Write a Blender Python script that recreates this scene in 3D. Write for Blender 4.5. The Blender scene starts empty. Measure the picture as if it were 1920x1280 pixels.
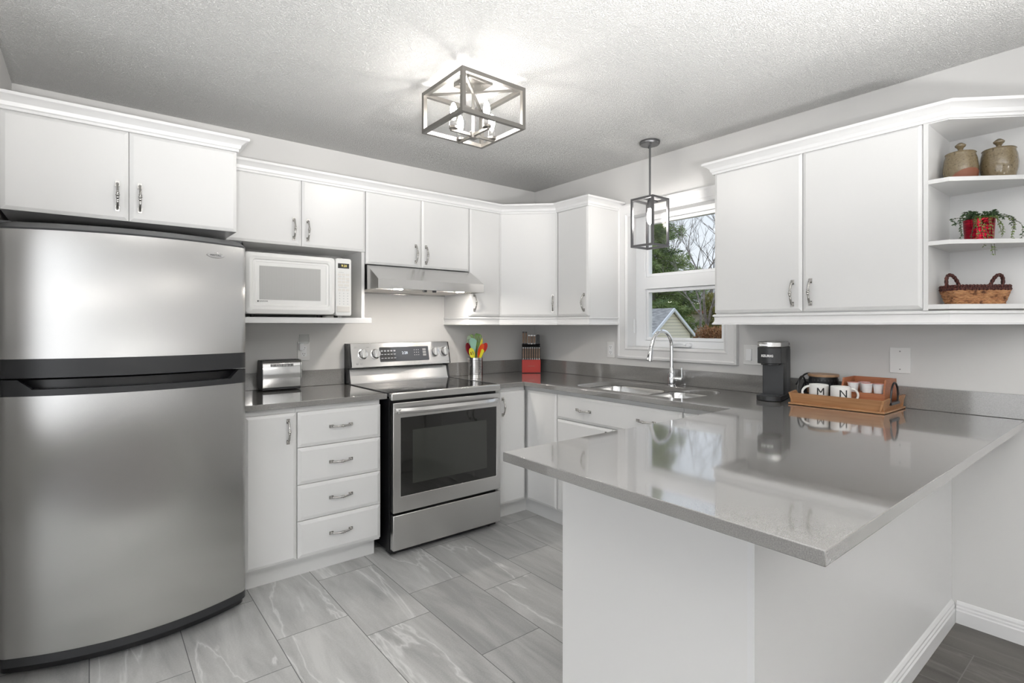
import bpy, bmesh, math, random
from mathutils import Vector, Matrix
R = math.radians
random.seed(7)
C = bpy.context.scene.collection
SC = bpy.context.scene

# ------------------------------------------------------------------ camera
cam = bpy.data.cameras.new('camera')
co = bpy.data.objects.new('camera', cam); C.objects.link(co)
YAW = R(51.339)
co.location = (-2.9749, -3.4062, 1.3005)
co.rotation_euler = (R(90), 0, YAW - R(90))
cam.sensor_fit = 'HORIZONTAL'; cam.sensor_width = 36.0
cam.lens = 988.63 / 1920 * 36.0
cam.shift_y = -(640 - 609.82) / 1920
cam.clip_start = 0.05; cam.clip_end = 300
SC.camera = co

# ------------------------------------------------------------------ colour / world / lights
SC.view_settings.view_transform = 'Standard'
SC.view_settings.look = 'None'
SC.view_settings.gamma = 1.0
SC.view_settings.use_curve_mapping = False
SC.view_settings.exposure = 0.40
SC.cycles.max_bounces = 10
SC.cycles.diffuse_bounces = 6
SC.cycles.transparent_max_bounces = 16
SC.cycles.caustics_reflective = False
SC.cycles.caustics_refractive = False
SC.cycles.sample_clamp_indirect = 6.0

SKY = 0.86
world = bpy.data.worlds.new('overcast_sky'); SC.world = world; world.use_nodes = True
wn = world.node_tree; wn.nodes.clear()
wo = wn.nodes.new('ShaderNodeOutputWorld'); wb = wn.nodes.new('ShaderNodeBackground')
wt = wn.nodes.new('ShaderNodeTexCoord'); ws = wn.nodes.new('ShaderNodeSeparateXYZ'); wr = wn.nodes.new('ShaderNodeValToRGB')
wn.links.new(wt.outputs['Generated'], ws.inputs[0]); wn.links.new(ws.outputs[2], wr.inputs[0])
wr.color_ramp.elements[0].position = 0.0; wr.color_ramp.elements[0].color = (0.86, 0.89, 0.94, 1)
wr.color_ramp.elements[1].position = 0.7; wr.color_ramp.elements[1].color = (0.66, 0.76, 0.92, 1)
wn.links.new(wr.outputs[0], wb.inputs[0]); wb.inputs[1].default_value = SKY
wn.links.new(wb.outputs[0], wo.inputs[0])

def area(name, loc, rot, sx, sy, power, col):
    l = bpy.data.lights.new(name, 'AREA'); l.shape = 'RECTANGLE'; l.size = sx; l.size_y = sy
    l.energy = power; l.color = col
    o = bpy.data.objects.new(name, l); C.objects.link(o); o.location = loc; o.rotation_euler = rot
    return o
# added fill panels behind the camera, imitating light from unseen windows
area('fill_panel', (-3.1, -7.2, 1.22), (R(90), 0, 0), 5.8, 2.2, 14, (0.96, 0.98, 1.0))
area('fill_panel', (-5.93, -4.0, 1.3), (R(90), 0, R(-90)), 4.4, 2.0, 46, (0.95, 0.97, 1.0))
def lamp(name, loc, power, r, col=(1.0, 0.955, 0.90)):
    l = bpy.data.lights.new(name, 'POINT'); l.energy = power; l.shadow_soft_size = r; l.color = col
    o = bpy.data.objects.new(name, l); C.objects.link(o); o.location = loc; return o
# added fill lamps behind the camera, their heights assumed from fridge reflections
lamp('fill_lamp', (-1.1, -5.1, 1.76), 6, 0.08)
lamp('fill_lamp', (-4.3, -5.0, 1.60), 5, 0.08)
# added upward fill spots behind the camera, bouncing extra light off the ceiling
def fill_spot(name, loc, aim, power, size=118, r=0.12):
    l = bpy.data.lights.new(name, 'SPOT'); l.energy = power; l.spot_size = R(size); l.spot_blend = 1.0; l.shadow_soft_size = r; l.color = (1.0, 0.99, 0.98)
    o = bpy.data.objects.new(name, l); C.objects.link(o); o.location = loc
    o.rotation_euler = (Vector(aim) - Vector(loc)).to_track_quat('-Z', 'Y').to_euler(); return o
fill_spot('ceiling_fill', (-1.6, -4.35, 1.02), (-1.73, -3.34, 2.44), 330, 107)
fill_spot('ceiling_fill', (-3.3, -4.30, 1.02), (-2.84, -3.30, 2.44), 330, 107)
fill_spot('ceiling_fill', (-2.6, -5.6, 1.0), (-2.6, -5.3, 2.44), 1100, 125, 0.2)
BULB = 110.0      # radiance of the fixture bulbs
PEND = 110.0

# ------------------------------------------------------------------ materials
MATS = {}
def nt(name):
    m = bpy.data.materials.new(name); m.use_nodes = True
    n = m.node_tree; n.nodes.clear()
    out = n.nodes.new('ShaderNodeOutputMaterial')
    return m, n, out
def mat(name, col, rough=0.5, metal=0.0, noise=0.04, nscale=6.0, bump=0.0, bscale=200.0, spec=0.5, aniso=0.0, arot=0.0, coat=0.0, trans=0.0, emit=None, es=0.0, ior=1.5):
    m, n, out = nt(name)
    b = n.nodes.new('ShaderNodeBsdfPrincipled'); n.links.new(b.outputs[0], out.inputs[0])
    tc = n.nodes.new('ShaderNodeTexCoord')
    nz = n.nodes.new('ShaderNodeTexNoise'); nz.inputs['Scale'].default_value = nscale; nz.inputs['Detail'].default_value = 3
    n.links.new(tc.outputs['Object'], nz.inputs['Vector'])
    mx = n.nodes.new('ShaderNodeMix'); mx.data_type = 'RGBA'
    mx.inputs[6].default_value = (*[c * (1 - noise) for c in col], 1); mx.inputs[7].default_value = (*[min(1, c * (1 + noise)) for c in col], 1)
    n.links.new(nz.outputs[0], mx.inputs[0]); n.links.new(mx.outputs[2], b.inputs['Base Color'])
    b.inputs['Roughness'].default_value = rough; b.inputs['Metallic'].default_value = metal
    b.inputs['Specular IOR Level'].default_value = spec; b.inputs['IOR'].default_value = ior
    b.inputs['Coat Weight'].default_value = coat; b.inputs['Coat Roughness'].default_value = 0.05
    b.inputs['Transmission Weight'].default_value = trans
    if emit: b.inputs['Emission Color'].default_value = (*emit, 1); b.inputs['Emission Strength'].default_value = es
    if aniso:
        b.inputs['Anisotropic'].default_value = aniso; b.inputs['Anisotropic Rotation'].default_value = arot
        t = n.nodes.new('ShaderNodeTangent'); t.direction_type = 'RADIAL'; t.axis = 'Z'
        n.links.new(t.outputs[0], b.inputs['Tangent'])
    if bump:
        z2 = n.nodes.new('ShaderNodeTexNoise'); z2.inputs['Scale'].default_value = bscale; z2.inputs['Detail'].default_value = 2
        n.links.new(tc.outputs['Object'], z2.inputs['Vector'])
        bp = n.nodes.new('ShaderNodeBump'); bp.inputs['Strength'].default_value = bump; bp.inputs['Distance'].default_value = 0.002
        n.links.new(z2.outputs[0], bp.inputs['Height']); n.links.new(bp.outputs[0], b.inputs['Normal'])
    MATS[name] = m
    return m
def glow(name, col, s):
    m, n, out = nt(name); e = n.nodes.new('ShaderNodeEmission'); e.inputs[0].default_value = (*col, 1); e.inputs[1].default_value = s
    n.links.new(e.outputs[0], out.inputs[0]); MATS[name] = m; return m
def thinglass(name, tint=(1, 1, 1), refl=1.0):
    m, n, out = nt(name)
    t = n.nodes.new('ShaderNodeBsdfTransparent'); t.inputs[0].default_value = (*tint, 1)
    g = n.nodes.new('ShaderNodeBsdfGlossy'); g.inputs['Roughness'].default_value = 0.02
    f = n.nodes.new('ShaderNodeLayerWeight'); f.inputs[0].default_value = 0.5
    p = n.nodes.new('ShaderNodeMath'); p.operation = 'POWER'; p.inputs[1].default_value = 4.0
    k = n.nodes.new('ShaderNodeMath'); k.operation = 'MULTIPLY_ADD'; k.inputs[1].default_value = 0.75 * refl; k.inputs[2].default_value = 0.003 * refl
    mx = n.nodes.new('ShaderNodeMixShader')
    n.links.new(f.outputs['Facing'], p.inputs[0]); n.links.new(p.outputs[0], k.inputs[0]); n.links.new(k.outputs[0], mx.inputs[0]); n.links.new(t.outputs[0], mx.inputs[1]); n.links.new(g.outputs[0], mx.inputs[2])
    n.links.new(mx.outputs[0], out.inputs[0]); MATS[name] = m; return m

mat('cabinet_white', (0.70, 0.70, 0.695), 0.32, noise=0.012, nscale=2)
mat('trim_white', (0.74, 0.74, 0.74), 0.35, noise=0.01)
mat('wall_paint', (0.65, 0.645, 0.635), 0.75, noise=0.015, nscale=1.5, bump=0.15, bscale=300)
mat('panel_white', (0.73, 0.725, 0.715), 0.45, noise=0.015, nscale=2)
mat('vinyl_white', (0.86, 0.87, 0.88), 0.3, noise=0.01)
mat('plate_white', (0.78, 0.78, 0.77), 0.35, noise=0.01)
mat('socket_dark', (0.03, 0.03, 0.03), 0.5)
mat('nickel', (0.50, 0.49, 0.47), 0.24, 1.0, noise=0.12, nscale=60)
mat('chrome', (0.82, 0.83, 0.84), 0.06, 1.0, noise=0.0)
mat('steel_fridge', (0.54, 0.535, 0.525), 0.27, 1.0, noise=0.015, nscale=3, aniso=1.0)
mat('steel', (0.68, 0.675, 0.665), 0.27, 1.0, noise=0.02, nscale=4, aniso=0.75, arot=0.25)
mat('steel_plain', (0.62, 0.62, 0.61), 0.28, 1.0, noise=0.02)
mat('sink_steel', (0.70, 0.70, 0.69), 0.22, 1.0, noise=0.03)
mat('steel_polished', (0.66, 0.66, 0.66), 0.12, 1.0, noise=0.02)
mat('black_plastic', (0.022, 0.023, 0.025), 0.42, noise=0.05)
mat('black_satin', (0.010, 0.010, 0.011), 0.3, noise=0.05)
mat('charcoal', (0.045, 0.047, 0.05), 0.38, noise=0.05)
mat('oven_glass', (0.012, 0.012, 0.011), 0.04, noise=0.0, spec=0.7)
mat('oven_window', (0.035, 0.037, 0.033), 0.05, noise=0.0, spec=0.7)
mat('cooktop_glass', (0.012, 0.012, 0.013), 0.04, noise=0.0, spec=0.6)
mat('display_grey', (0.075, 0.08, 0.09), 0.2, noise=0.02)
mat('print_light', (0.55, 0.56, 0.58), 0.5)
mat('print_grey', (0.52, 0.53, 0.53), 0.5)
mat('print_dark', (0.02, 0.02, 0.02), 0.5)
mat('microwave_white', (0.80, 0.80, 0.785), 0.22, noise=0.01)
mat('cream_button', (0.72, 0.70, 0.66), 0.35, noise=0.01)
mat('fixture_metal', (0.25, 0.24, 0.225), 0.42, 0.9, noise=0.03)
mat('pendant_metal', (0.17, 0.17, 0.175), 0.38, 0.85, noise=0.03)
mat('rubber', (0.02, 0.02, 0.02), 0.7)
mat('red_plastic', (0.42, 0.018, 0.01), 0.28, noise=0.03)
mat('walnut', (0.30, 0.20, 0.14), 0.45, noise=0.2, nscale=30)
mat('ceramic_white', (0.80, 0.80, 0.78), 0.12, noise=0.0)
mat('terracotta', (0.20, 0.07, 0.035), 0.6, noise=0.1)
mat('filter_mesh', (0.72, 0.69, 0.65), 0.45, 0.3, noise=0.1, nscale=200)
mat('pod_white', (0.78, 0.79, 0.80), 0.3, noise=0.0)
mat('pod_lid', (0.62, 0.25, 0.23), 0.35, noise=0.2, nscale=80)
mat('lid_wood', (0.34, 0.21, 0.12), 0.45, noise=0.15, nscale=20)
mat('canister_black', (0.012, 0.013, 0.014), 0.35)
mat('leaf_dark', (0.035, 0.075, 0.028), 0.5, noise=0.3, nscale=40)
mat('leaf_light', (0.16, 0.24, 0.05), 0.5, noise=0.3, nscale=40)
mat('stem_green', (0.10, 0.10, 0.05), 0.6)
mat('soil', (0.04, 0.03, 0.02), 0.9)
mat('sil_teal', (0.28, 0.52, 0.40), 0.4, noise=0.02)
mat('sil_sage', (0.38, 0.50, 0.34), 0.4, noise=0.02)
mat('sil_green', (0.16, 0.30, 0.045), 0.4, noise=0.02)
mat('sil_olive', (0.22, 0.36, 0.08), 0.4, noise=0.02)
mat('sil_maroon', (0.30, 0.012, 0.035), 0.35, noise=0.02)
mat('sil_orange', (0.80, 0.09, 0.012), 0.35, noise=0.02)
mat('sil_yellow', (0.75, 0.68, 0.02), 0.35, noise=0.02)
mat('sil_red', (0.62, 0.02, 0.015), 0.35, noise=0.02)
mat('chip_grey', (0.30, 0.30, 0.30), 0.4)
glow('bulb_glow', (1.0, 0.95, 0.89), BULB)
glow('pendant_glow', (1.0, 0.95, 0.90), PEND)
glow('hood_glow', (1.0, 0.93, 0.85), 300.0)
glow('led_amber', (0.95, 0.80, 0.25), 1.1)
glow('led_white', (0.85, 0.92, 1.0), 1.0)
thinglass('pane_glass', (0.97, 0.98, 0.98), 0.9)
thinglass('clear_glass', (0.98, 0.98, 0.98), 1.0)
thinglass('ribbed_glass', (0.93, 0.94, 0.94), 1.4)

# gold-shot red metallic pot, stoneware, bamboo, wicker -- textured materials
def ramp_mat(name, tex, stops, rough=0.5, metal=0.0, bump=0.0, coords='Object', mapping=(1, 1, 1), scale=20, distort=0.0, dist=0.002, detail=4, coat=0.0, wave_dir='X'):
    m, n, out = nt(name)
    b = n.nodes.new('ShaderNodeBsdfPrincipled'); n.links.new(b.outputs[0], out.inputs[0])
    tc = n.nodes.new('ShaderNodeTexCoord'); mp = n.nodes.new('ShaderNodeMapping'); mp.inputs['Scale'].default_value = mapping
    n.links.new(tc.outputs[coords], mp.inputs[0])
    if tex == 'noise':
        t = n.nodes.new('ShaderNodeTexNoise'); t.inputs['Scale'].default_value = scale; t.inputs['Detail'].default_value = detail; t.inputs['Distortion'].default_value = distort; o = t.outputs[0]
    elif tex == 'voronoi':
        t = n.nodes.new('ShaderNodeTexVoronoi'); t.inputs['Scale'].default_value = scale; o = t.outputs['Distance']
    else:
        t = n.nodes.new('ShaderNodeTexWave'); t.inputs['Scale'].default_value = scale; t.inputs['Distortion'].default_value = distort; t.inputs['Detail'].default_value = detail; t.bands_direction = wave_dir; o = t.outputs[1]
    n.links.new(mp.outputs[0], t.inputs['Vector'])
    r = n.nodes.new('ShaderNodeValToRGB'); n.links.new(o, r.inputs[0])
    while len(r.color_ramp.elements) < len(stops): r.color_ramp.elements.new(0.5)
    for e, (p, c) in zip(r.color_ramp.elements, stops): e.position = p; e.color = (*c, 1)
    n.links.new(r.outputs[0], b.inputs['Base Color'])
    b.inputs['Roughness'].default_value = rough; b.inputs['Metallic'].default_value = metal; b.inputs['Coat Weight'].default_value = coat
    if bump:
        bp = n.nodes.new('ShaderNodeBump'); bp.inputs['Strength'].default_value = bump; bp.inputs['Distance'].default_value = dist
        n.links.new(o, bp.inputs['Height']); n.links.new(bp.outputs[0], b.inputs['Normal'])
    MATS[name] = m; return m
ramp_mat('stoneware', 'noise', [(0.0, (0.04, 0.03, 0.02)), (0.30, (0.06, 0.045, 0.025)), (0.36, (0.15, 0.115, 0.065)), (1.0, (0.26, 0.205, 0.12))], 0.2, scale=150, detail=3, coat=0.4)
ramp_mat('bamboo', 'noise', [(0.3, (0.33, 0.16, 0.07)), (0.7, (0.46, 0.25, 0.12))], 0.42, mapping=(40, 3, 60), scale=2.2)
ramp_mat('bamboo_red', 'noise', [(0.3, (0.30, 0.10, 0.045)), (0.7, (0.42, 0.165, 0.075))], 0.42, mapping=(40, 3, 60), scale=2.2)
ramp_mat('red_pot', 'noise', [(0.3, (0.16, 0.002, 0.012)), (0.6, (0.42, 0.008, 0.03)), (0.9, (0.65, 0.04, 0.04))], 0.18, 0.85, bump=0.6, mapping=(1, 1, 6), scale=26, dist=0.003)
ramp_mat('rope_dark', 'wave', [(0.1, (0.035, 0.010, 0.008)), (0.8, (0.13, 0.035, 0.026))], 0.6, bump=1.0, scale=45, distort=2.5, dist=0.004)
ramp_mat('quartz_edge', 'noise', [(0.0, (0.10, 0.098, 0.092)), (1.0, (0.20, 0.196, 0.188))], 0.3, scale=400)
ramp_mat('shingle', 'noise', [(0.35, (0.24, 0.235, 0.23)), (0.65, (0.56, 0.54, 0.52))], 0.9, mapping=(1, 1, 14), scale=5)
ramp_mat('bark', 'noise', [(0.3, (0.20, 0.17, 0.15)), (0.7, (0.42, 0.38, 0.35))], 0.9, scale=12)
ramp_mat('needles', 'noise', [(0.3, (0.12, 0.19, 0.09)), (0.5, (0.28, 0.37, 0.13)), (0.8, (0.48, 0.54, 0.24))], 0.8, scale=1.6)
ramp_mat('autumn_leaf', 'noise', [(0.3, (0.30, 0.13, 0.06)), (0.6, (0.42, 0.22, 0.10)), (0.9, (0.30, 0.30, 0.08))], 0.8, scale=1.8)
ramp_mat('hedge_leaf', 'noise', [(0.3, (0.20, 0.20, 0.05)), (0.8, (0.38, 0.33, 0.10))], 0.8, scale=2)
ramp_mat('grass', 'noise', [(0.3, (0.13, 0.14, 0.06)), (0.8, (0.24, 0.22, 0.12))], 0.9, scale=3)
mat('stucco', (0.9, 0.88, 0.82), 0.9)
mat('white_siding', (0.9, 0.92, 0.95), 0.8)
mat('deck_red', (0.30, 0.12, 0.08), 0.7)
mat('dark_window', (0.07, 0.09, 0.12), 0.15)
def siding(name, col):
    m, n, out = nt(name); b = n.nodes.new('ShaderNodeBsdfPrincipled'); n.links.new(b.outputs[0], out.inputs[0])
    tc = n.nodes.new('ShaderNodeTexCoord'); s = n.nodes.new('ShaderNodeSeparateXYZ'); n.links.new(tc.outputs['Object'], s.inputs[0])
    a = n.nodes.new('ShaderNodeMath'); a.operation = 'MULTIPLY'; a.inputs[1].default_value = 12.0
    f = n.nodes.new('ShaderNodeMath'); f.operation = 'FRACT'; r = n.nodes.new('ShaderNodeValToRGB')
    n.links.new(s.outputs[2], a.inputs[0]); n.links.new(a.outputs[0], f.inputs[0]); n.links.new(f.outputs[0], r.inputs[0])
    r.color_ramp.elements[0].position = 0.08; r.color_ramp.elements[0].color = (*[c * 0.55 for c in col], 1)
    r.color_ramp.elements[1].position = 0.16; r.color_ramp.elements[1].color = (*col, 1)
    n.links.new(r.outputs[0], b.inputs['Base Color']); b.inputs['Roughness'].default_value = 0.7
    MATS[name] = m
siding('shed_siding', (0.92, 0.85, 0.68))

def popcorn():
    m, n, out = nt('popcorn_ceiling'); b = n.nodes.new('ShaderNodeBsdfPrincipled'); n.links.new(b.outputs[0], out.inputs[0])
    b.inputs['Roughness'].default_value = 0.95; b.inputs['Specular IOR Level'].default_value = 0.1
    tc = n.nodes.new('ShaderNodeTexCoord')
    z = n.nodes.new('ShaderNodeTexNoise'); z.inputs['Scale'].default_value = 170; z.inputs['Detail'].default_value = 3; z.inputs['Roughness'].default_value = 0.7
    n.links.new(tc.outputs['Object'], z.inputs['Vector'])
    r = n.nodes.new('ShaderNodeValToRGB'); n.links.new(z.outputs[0], r.inputs[0])
    r.color_ramp.elements[0].position = 0.42; r.color_ramp.elements[1].position = 0.66
    r.color_ramp.elements[0].color = (0, 0, 0, 1)
    c = n.nodes.new('ShaderNodeMix'); c.data_type = 'RGBA'; c.inputs[6].default_value = (0.82, 0.815, 0.80, 1); c.inputs[7].default_value = (0.93, 0.93, 0.92, 1)
    n.links.new(r.outputs[0], c.inputs[0]); n.links.new(c.outputs[2], b.inputs['Base Color'])
    bp = n.nodes.new('ShaderNodeBump'); bp.inputs['Strength'].default_value = 0.9; bp.inputs['Distance'].default_value = 0.008
    n.links.new(r.outputs[0], bp.inputs['Height']); n.links.new(bp.outputs[0], b.inputs['Normal'])
    MATS['popcorn_ceiling'] = m
popcorn()

def quartz():
    m, n, out = nt('quartz_grey'); b = n.nodes.new('ShaderNodeBsdfPrincipled'); n.links.new(b.outputs[0], out.inputs[0])
    tc = n.nodes.new('ShaderNodeTexCoord')
    z = n.nodes.new('ShaderNodeTexNoise'); z.inputs['Scale'].default_value = 420; z.inputs['Detail'].default_value = 2
    n.links.new(tc.outputs['Object'], z.inputs['Vector'])
    r = n.nodes.new('ShaderNodeValToRGB'); n.links.new(z.outputs[0], r.inputs[0])
    r.color_ramp.elements[0].position = 0.25; r.color_ramp.elements[0].color = (0.165, 0.16, 0.152, 1)
    r.color_ramp.elements[1].position = 0.75; r.color_ramp.elements[1].color = (0.265, 0.258, 0.247, 1)
    n.links.new(r.outputs[0], b.inputs['Base Color'])
    b.inputs['Roughness'].default_value = 0.10; b.inputs['IOR'].default_value = 1.75
    b.inputs['Coat Weight'].default_value = 1.0; b.inputs['Coat IOR'].default_value = 1.6; b.inputs['Coat Roughness'].default_value = 0.05
    MATS['quartz_grey'] = m
quartz()

def tile(name, c_lo, c_hi, vein, grout):
    """12x24 inch porcelain planks running along Y, one third offset, stone streaks and pale veins."""
    m, n, out = nt(name); L = n.links
    b = n.nodes.new('ShaderNodeBsdfPrincipled'); L.new(b.outputs[0], out.inputs[0])
    tc = n.nodes.new('ShaderNodeTexCoord'); s = n.nodes.new('ShaderNodeSeparateXYZ'); L.new(tc.outputs['Object'], s.inputs[0])
    def mt(op, a, bb=None, cc=None):
        k = n.nodes.new('ShaderNodeMath'); k.operation = op
        for i, v in enumerate((a, bb, cc)):
            if v is None: continue
            if isinstance(v, (int, float)): k.inputs[i].default_value = v
            else: L.new(v, k.inputs[i])
        return k.outputs[0]
    W, H = 0.3025, 0.607
    u = mt('DIVIDE', mt('ADD', s.outputs[0], 2.675), W)
    col = mt('FLOOR', u); fu = mt('FRACT', u)
    par = mt('PINGPONG', col, 1.0)
    v = mt('DIVIDE', mt('ADD', mt('ADD', s.outputs[1], 0.695 + 12.14), mt('MULTIPLY', mt('SUBTRACT', 1.0, par), 0.0)), H)
    v = mt('ADD', v, mt('MULTIPLY', par, 0.667))
    row = mt('FLOOR', v); fv = mt('FRACT', v)
    cv = n.nodes.new('ShaderNodeCombineXYZ'); L.new(col, cv.inputs[0]); L.new(row, cv.inputs[1])
    wn_ = n.nodes.new('ShaderNodeTexWhiteNoise'); wn_.noise_dimensions = '2D'; L.new(cv.outputs[0], wn_.inputs['Vector'])
    # shifted coordinates per tile
    off = n.nodes.new('ShaderNodeVectorMath'); off.operation = 'SCALE'; L.new(wn_.outputs['Color'], off.inputs[0]); off.inputs['Scale'].default_value = 30
    ad = n.nodes.new('ShaderNodeVectorMath'); L.new(tc.outputs['Object'], ad.inputs[0]); L.new(off.outputs[0], ad.inputs[1])
    mp = n.nodes.new('ShaderNodeMapping'); mp.inputs['Scale'].default_value = (6.5, 1.0, 1); L.new(ad.outputs[0], mp.inputs[0])
    mp.inputs['Rotation'].default_value = (0, 0, R(7))
    z = n.nodes.new('ShaderNodeTexNoise'); z.inputs['Scale'].default_value = 1.5; z.inputs['Detail'].default_value = 7; z.inputs['Roughness'].default_value = 0.62; z.inputs['Distortion'].default_value = 0.5
    L.new(mp.outputs[0], z.inputs['Vector'])
    grain = n.nodes.new('ShaderNodeTexNoise'); grain.inputs['Scale'].default_value = 160; L.new(tc.outputs['Object'], grain.inputs['Vector'])
    mixv = mt('ADD', mt('MULTIPLY', z.outputs[0], 1.0), mt('MULTIPLY', mt('SUBTRACT', wn_.outputs['Value'], 0.5), 0.16))
    mixv = mt('ADD', mixv, mt('MULTIPLY', mt('SUBTRACT', grain.outputs[0], 0.5), 0.22))
    r = n.nodes.new('ShaderNodeValToRGB'); L.new(mixv, r.inputs[0])
    r.color_ramp.elements[0].position = 0.28; r.color_ramp.elements[0].color = (*c_lo, 1)
    r.color_ramp.elements[1].position = 0.74; r.color_ramp.elements[1].color = (*c_hi, 1)
    # pale veins
    mp2 = n.nodes.new('ShaderNodeMapping'); mp2.inputs['Scale'].default_value = (3.9, 0.72, 1); mp2.inputs['Rotation'].default_value = (0, 0, R(10)); L.new(ad.outputs[0], mp2.inputs[0])
    z2 = n.nodes.new('ShaderNodeTexNoise'); z2.inputs['Scale'].default_value = 1.3; z2.inputs['Detail'].default_value = 5; z2.inputs['Distortion'].default_value = 0.45; L.new(mp2.outputs[0], z2.inputs['Vector'])
    d = mt('ABSOLUTE', mt('SUBTRACT', z2.outputs[0], 0.5))
    vn = n.nodes.new('ShaderNodeValToRGB'); L.new(d, vn.inputs[0])
    vn.color_ramp.elements[0].position = 0.0; vn.color_ramp.elements[0].color = (0.75, 0.75, 0.75, 1)
    vn.color_ramp.elements[1].position = 0.02; vn.color_ramp.elements[1].color = (0, 0, 0, 1)
    e = vn.color_ramp.elements.new(0.007); e.color = (0.30, 0.30, 0.30, 1)
    gate = mt('MULTIPLY', vn.outputs[0], mt('GREATER_THAN', wn_.outputs['Value'], 0.42))
    m1 = n.nodes.new('ShaderNodeMix'); m1.data_type = 'RGBA'; L.new(gate, m1.inputs[0]); L.new(r.outputs[0], m1.inputs[6]); m1.inputs[7].default_value = (*vein, 1)
    # grout
    gx = mt('LESS_THAN', mt('SUBTRACT', 0.5, mt('ABSOLUTE', mt('SUBTRACT', fu, 0.5))), 0.0016 / W)
    gy = mt('LESS_THAN', mt('SUBTRACT', 0.5, mt('ABSOLUTE', mt('SUBTRACT', fv, 0.5))), 0.0016 / H)
    g = mt('MAXIMUM', gx, gy)
    m2 = n.nodes.new('ShaderNodeMix'); m2.data_type = 'RGBA'; L.new(g, m2.inputs[0]); L.new(m1.outputs[2], m2.inputs[6]); m2.inputs[7].default_value = (*grout, 1)
    L.new(m2.outputs[2], b.inputs['Base Color'])
    b.inputs['Roughness'].default_value = 0.42
    bp = n.nodes.new('ShaderNodeBump'); bp.inputs['Strength'].default_value = 0.25; bp.inputs['Distance'].default_value = 0.001; bp.invert = True
    L.new(g, bp.inputs['Height']); L.new(bp.outputs[0], b.inputs['Normal'])
    MATS[name] = m
tile('floor_tile', (0.32, 0.322, 0.320), (0.60, 0.60, 0.59), (0.76, 0.76, 0.75), (0.12, 0.12, 0.12))
tile('floor_dark', (0.055, 0.050, 0.044), (0.12, 0.112, 0.10), (0.16, 0.15, 0.14), (0.16, 0.155, 0.145))

ramp_mat('straw', 'noise', [(0.32, (0.10, 0.035, 0.015)), (0.46, (0.36, 0.17, 0.075)), (0.75, (0.52, 0.29, 0.14))], 0.6, scale=45)
def perforated():
    m, n, out = nt('perforated_steel'); L = n.links
    b = n.nodes.new('ShaderNodeBsdfPrincipled'); L.new(b.outputs[0], out.inputs[0])
    b.inputs['Metallic'].default_value = 1; b.inputs['Roughness'].default_value = 0.2
    tc = n.nodes.new('ShaderNodeTexCoord'); s = n.nodes.new('ShaderNodeSeparateXYZ'); L.new(tc.outputs['UV'], s.inputs[0])
    def mt(op, a, bb=None):
        k = n.nodes.new('ShaderNodeMath'); k.operation = op
        for i, v in enumerate((a, bb)):
            if v is None: continue
            if isinstance(v, (int, float)): k.inputs[i].default_value = v
            else: L.new(v, k.inputs[i])
        return k.outputs[0]
    fx = mt('SUBTRACT', mt('FRACT', mt('DIVIDE', s.outputs[0], 0.0115)), 0.5); fy = mt('SUBTRACT', mt('FRACT', mt('DIVIDE', s.outputs[1], 0.0115)), 0.5)
    d = mt('SQRT', mt('ADD', mt('MULTIPLY', fx, fx), mt('MULTIPLY', fy, fy)))
    h = mt('LESS_THAN', d, 0.30)
    edge = mt('MULTIPLY', h, mt('LESS_THAN', mt('ABSOLUTE', mt('SUBTRACT', s.outputs[1], 0.07)), 0.056))
    mx = n.nodes.new('ShaderNodeMix'); mx.data_type = 'RGBA'; mx.inputs[6].default_value = (0.66, 0.65, 0.63, 1); mx.inputs[7].default_value = (0.03, 0.03, 0.03, 1)
    L.new(edge, mx.inputs[0]); L.new(mx.outputs[2], b.inputs['Base Color'])
    L.new(mt('MULTIPLY', mt('SUBTRACT', 1.0, edge), 1.0), b.inputs['Metallic'])
    MATS['perforated_steel'] = m
perforated()

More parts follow.
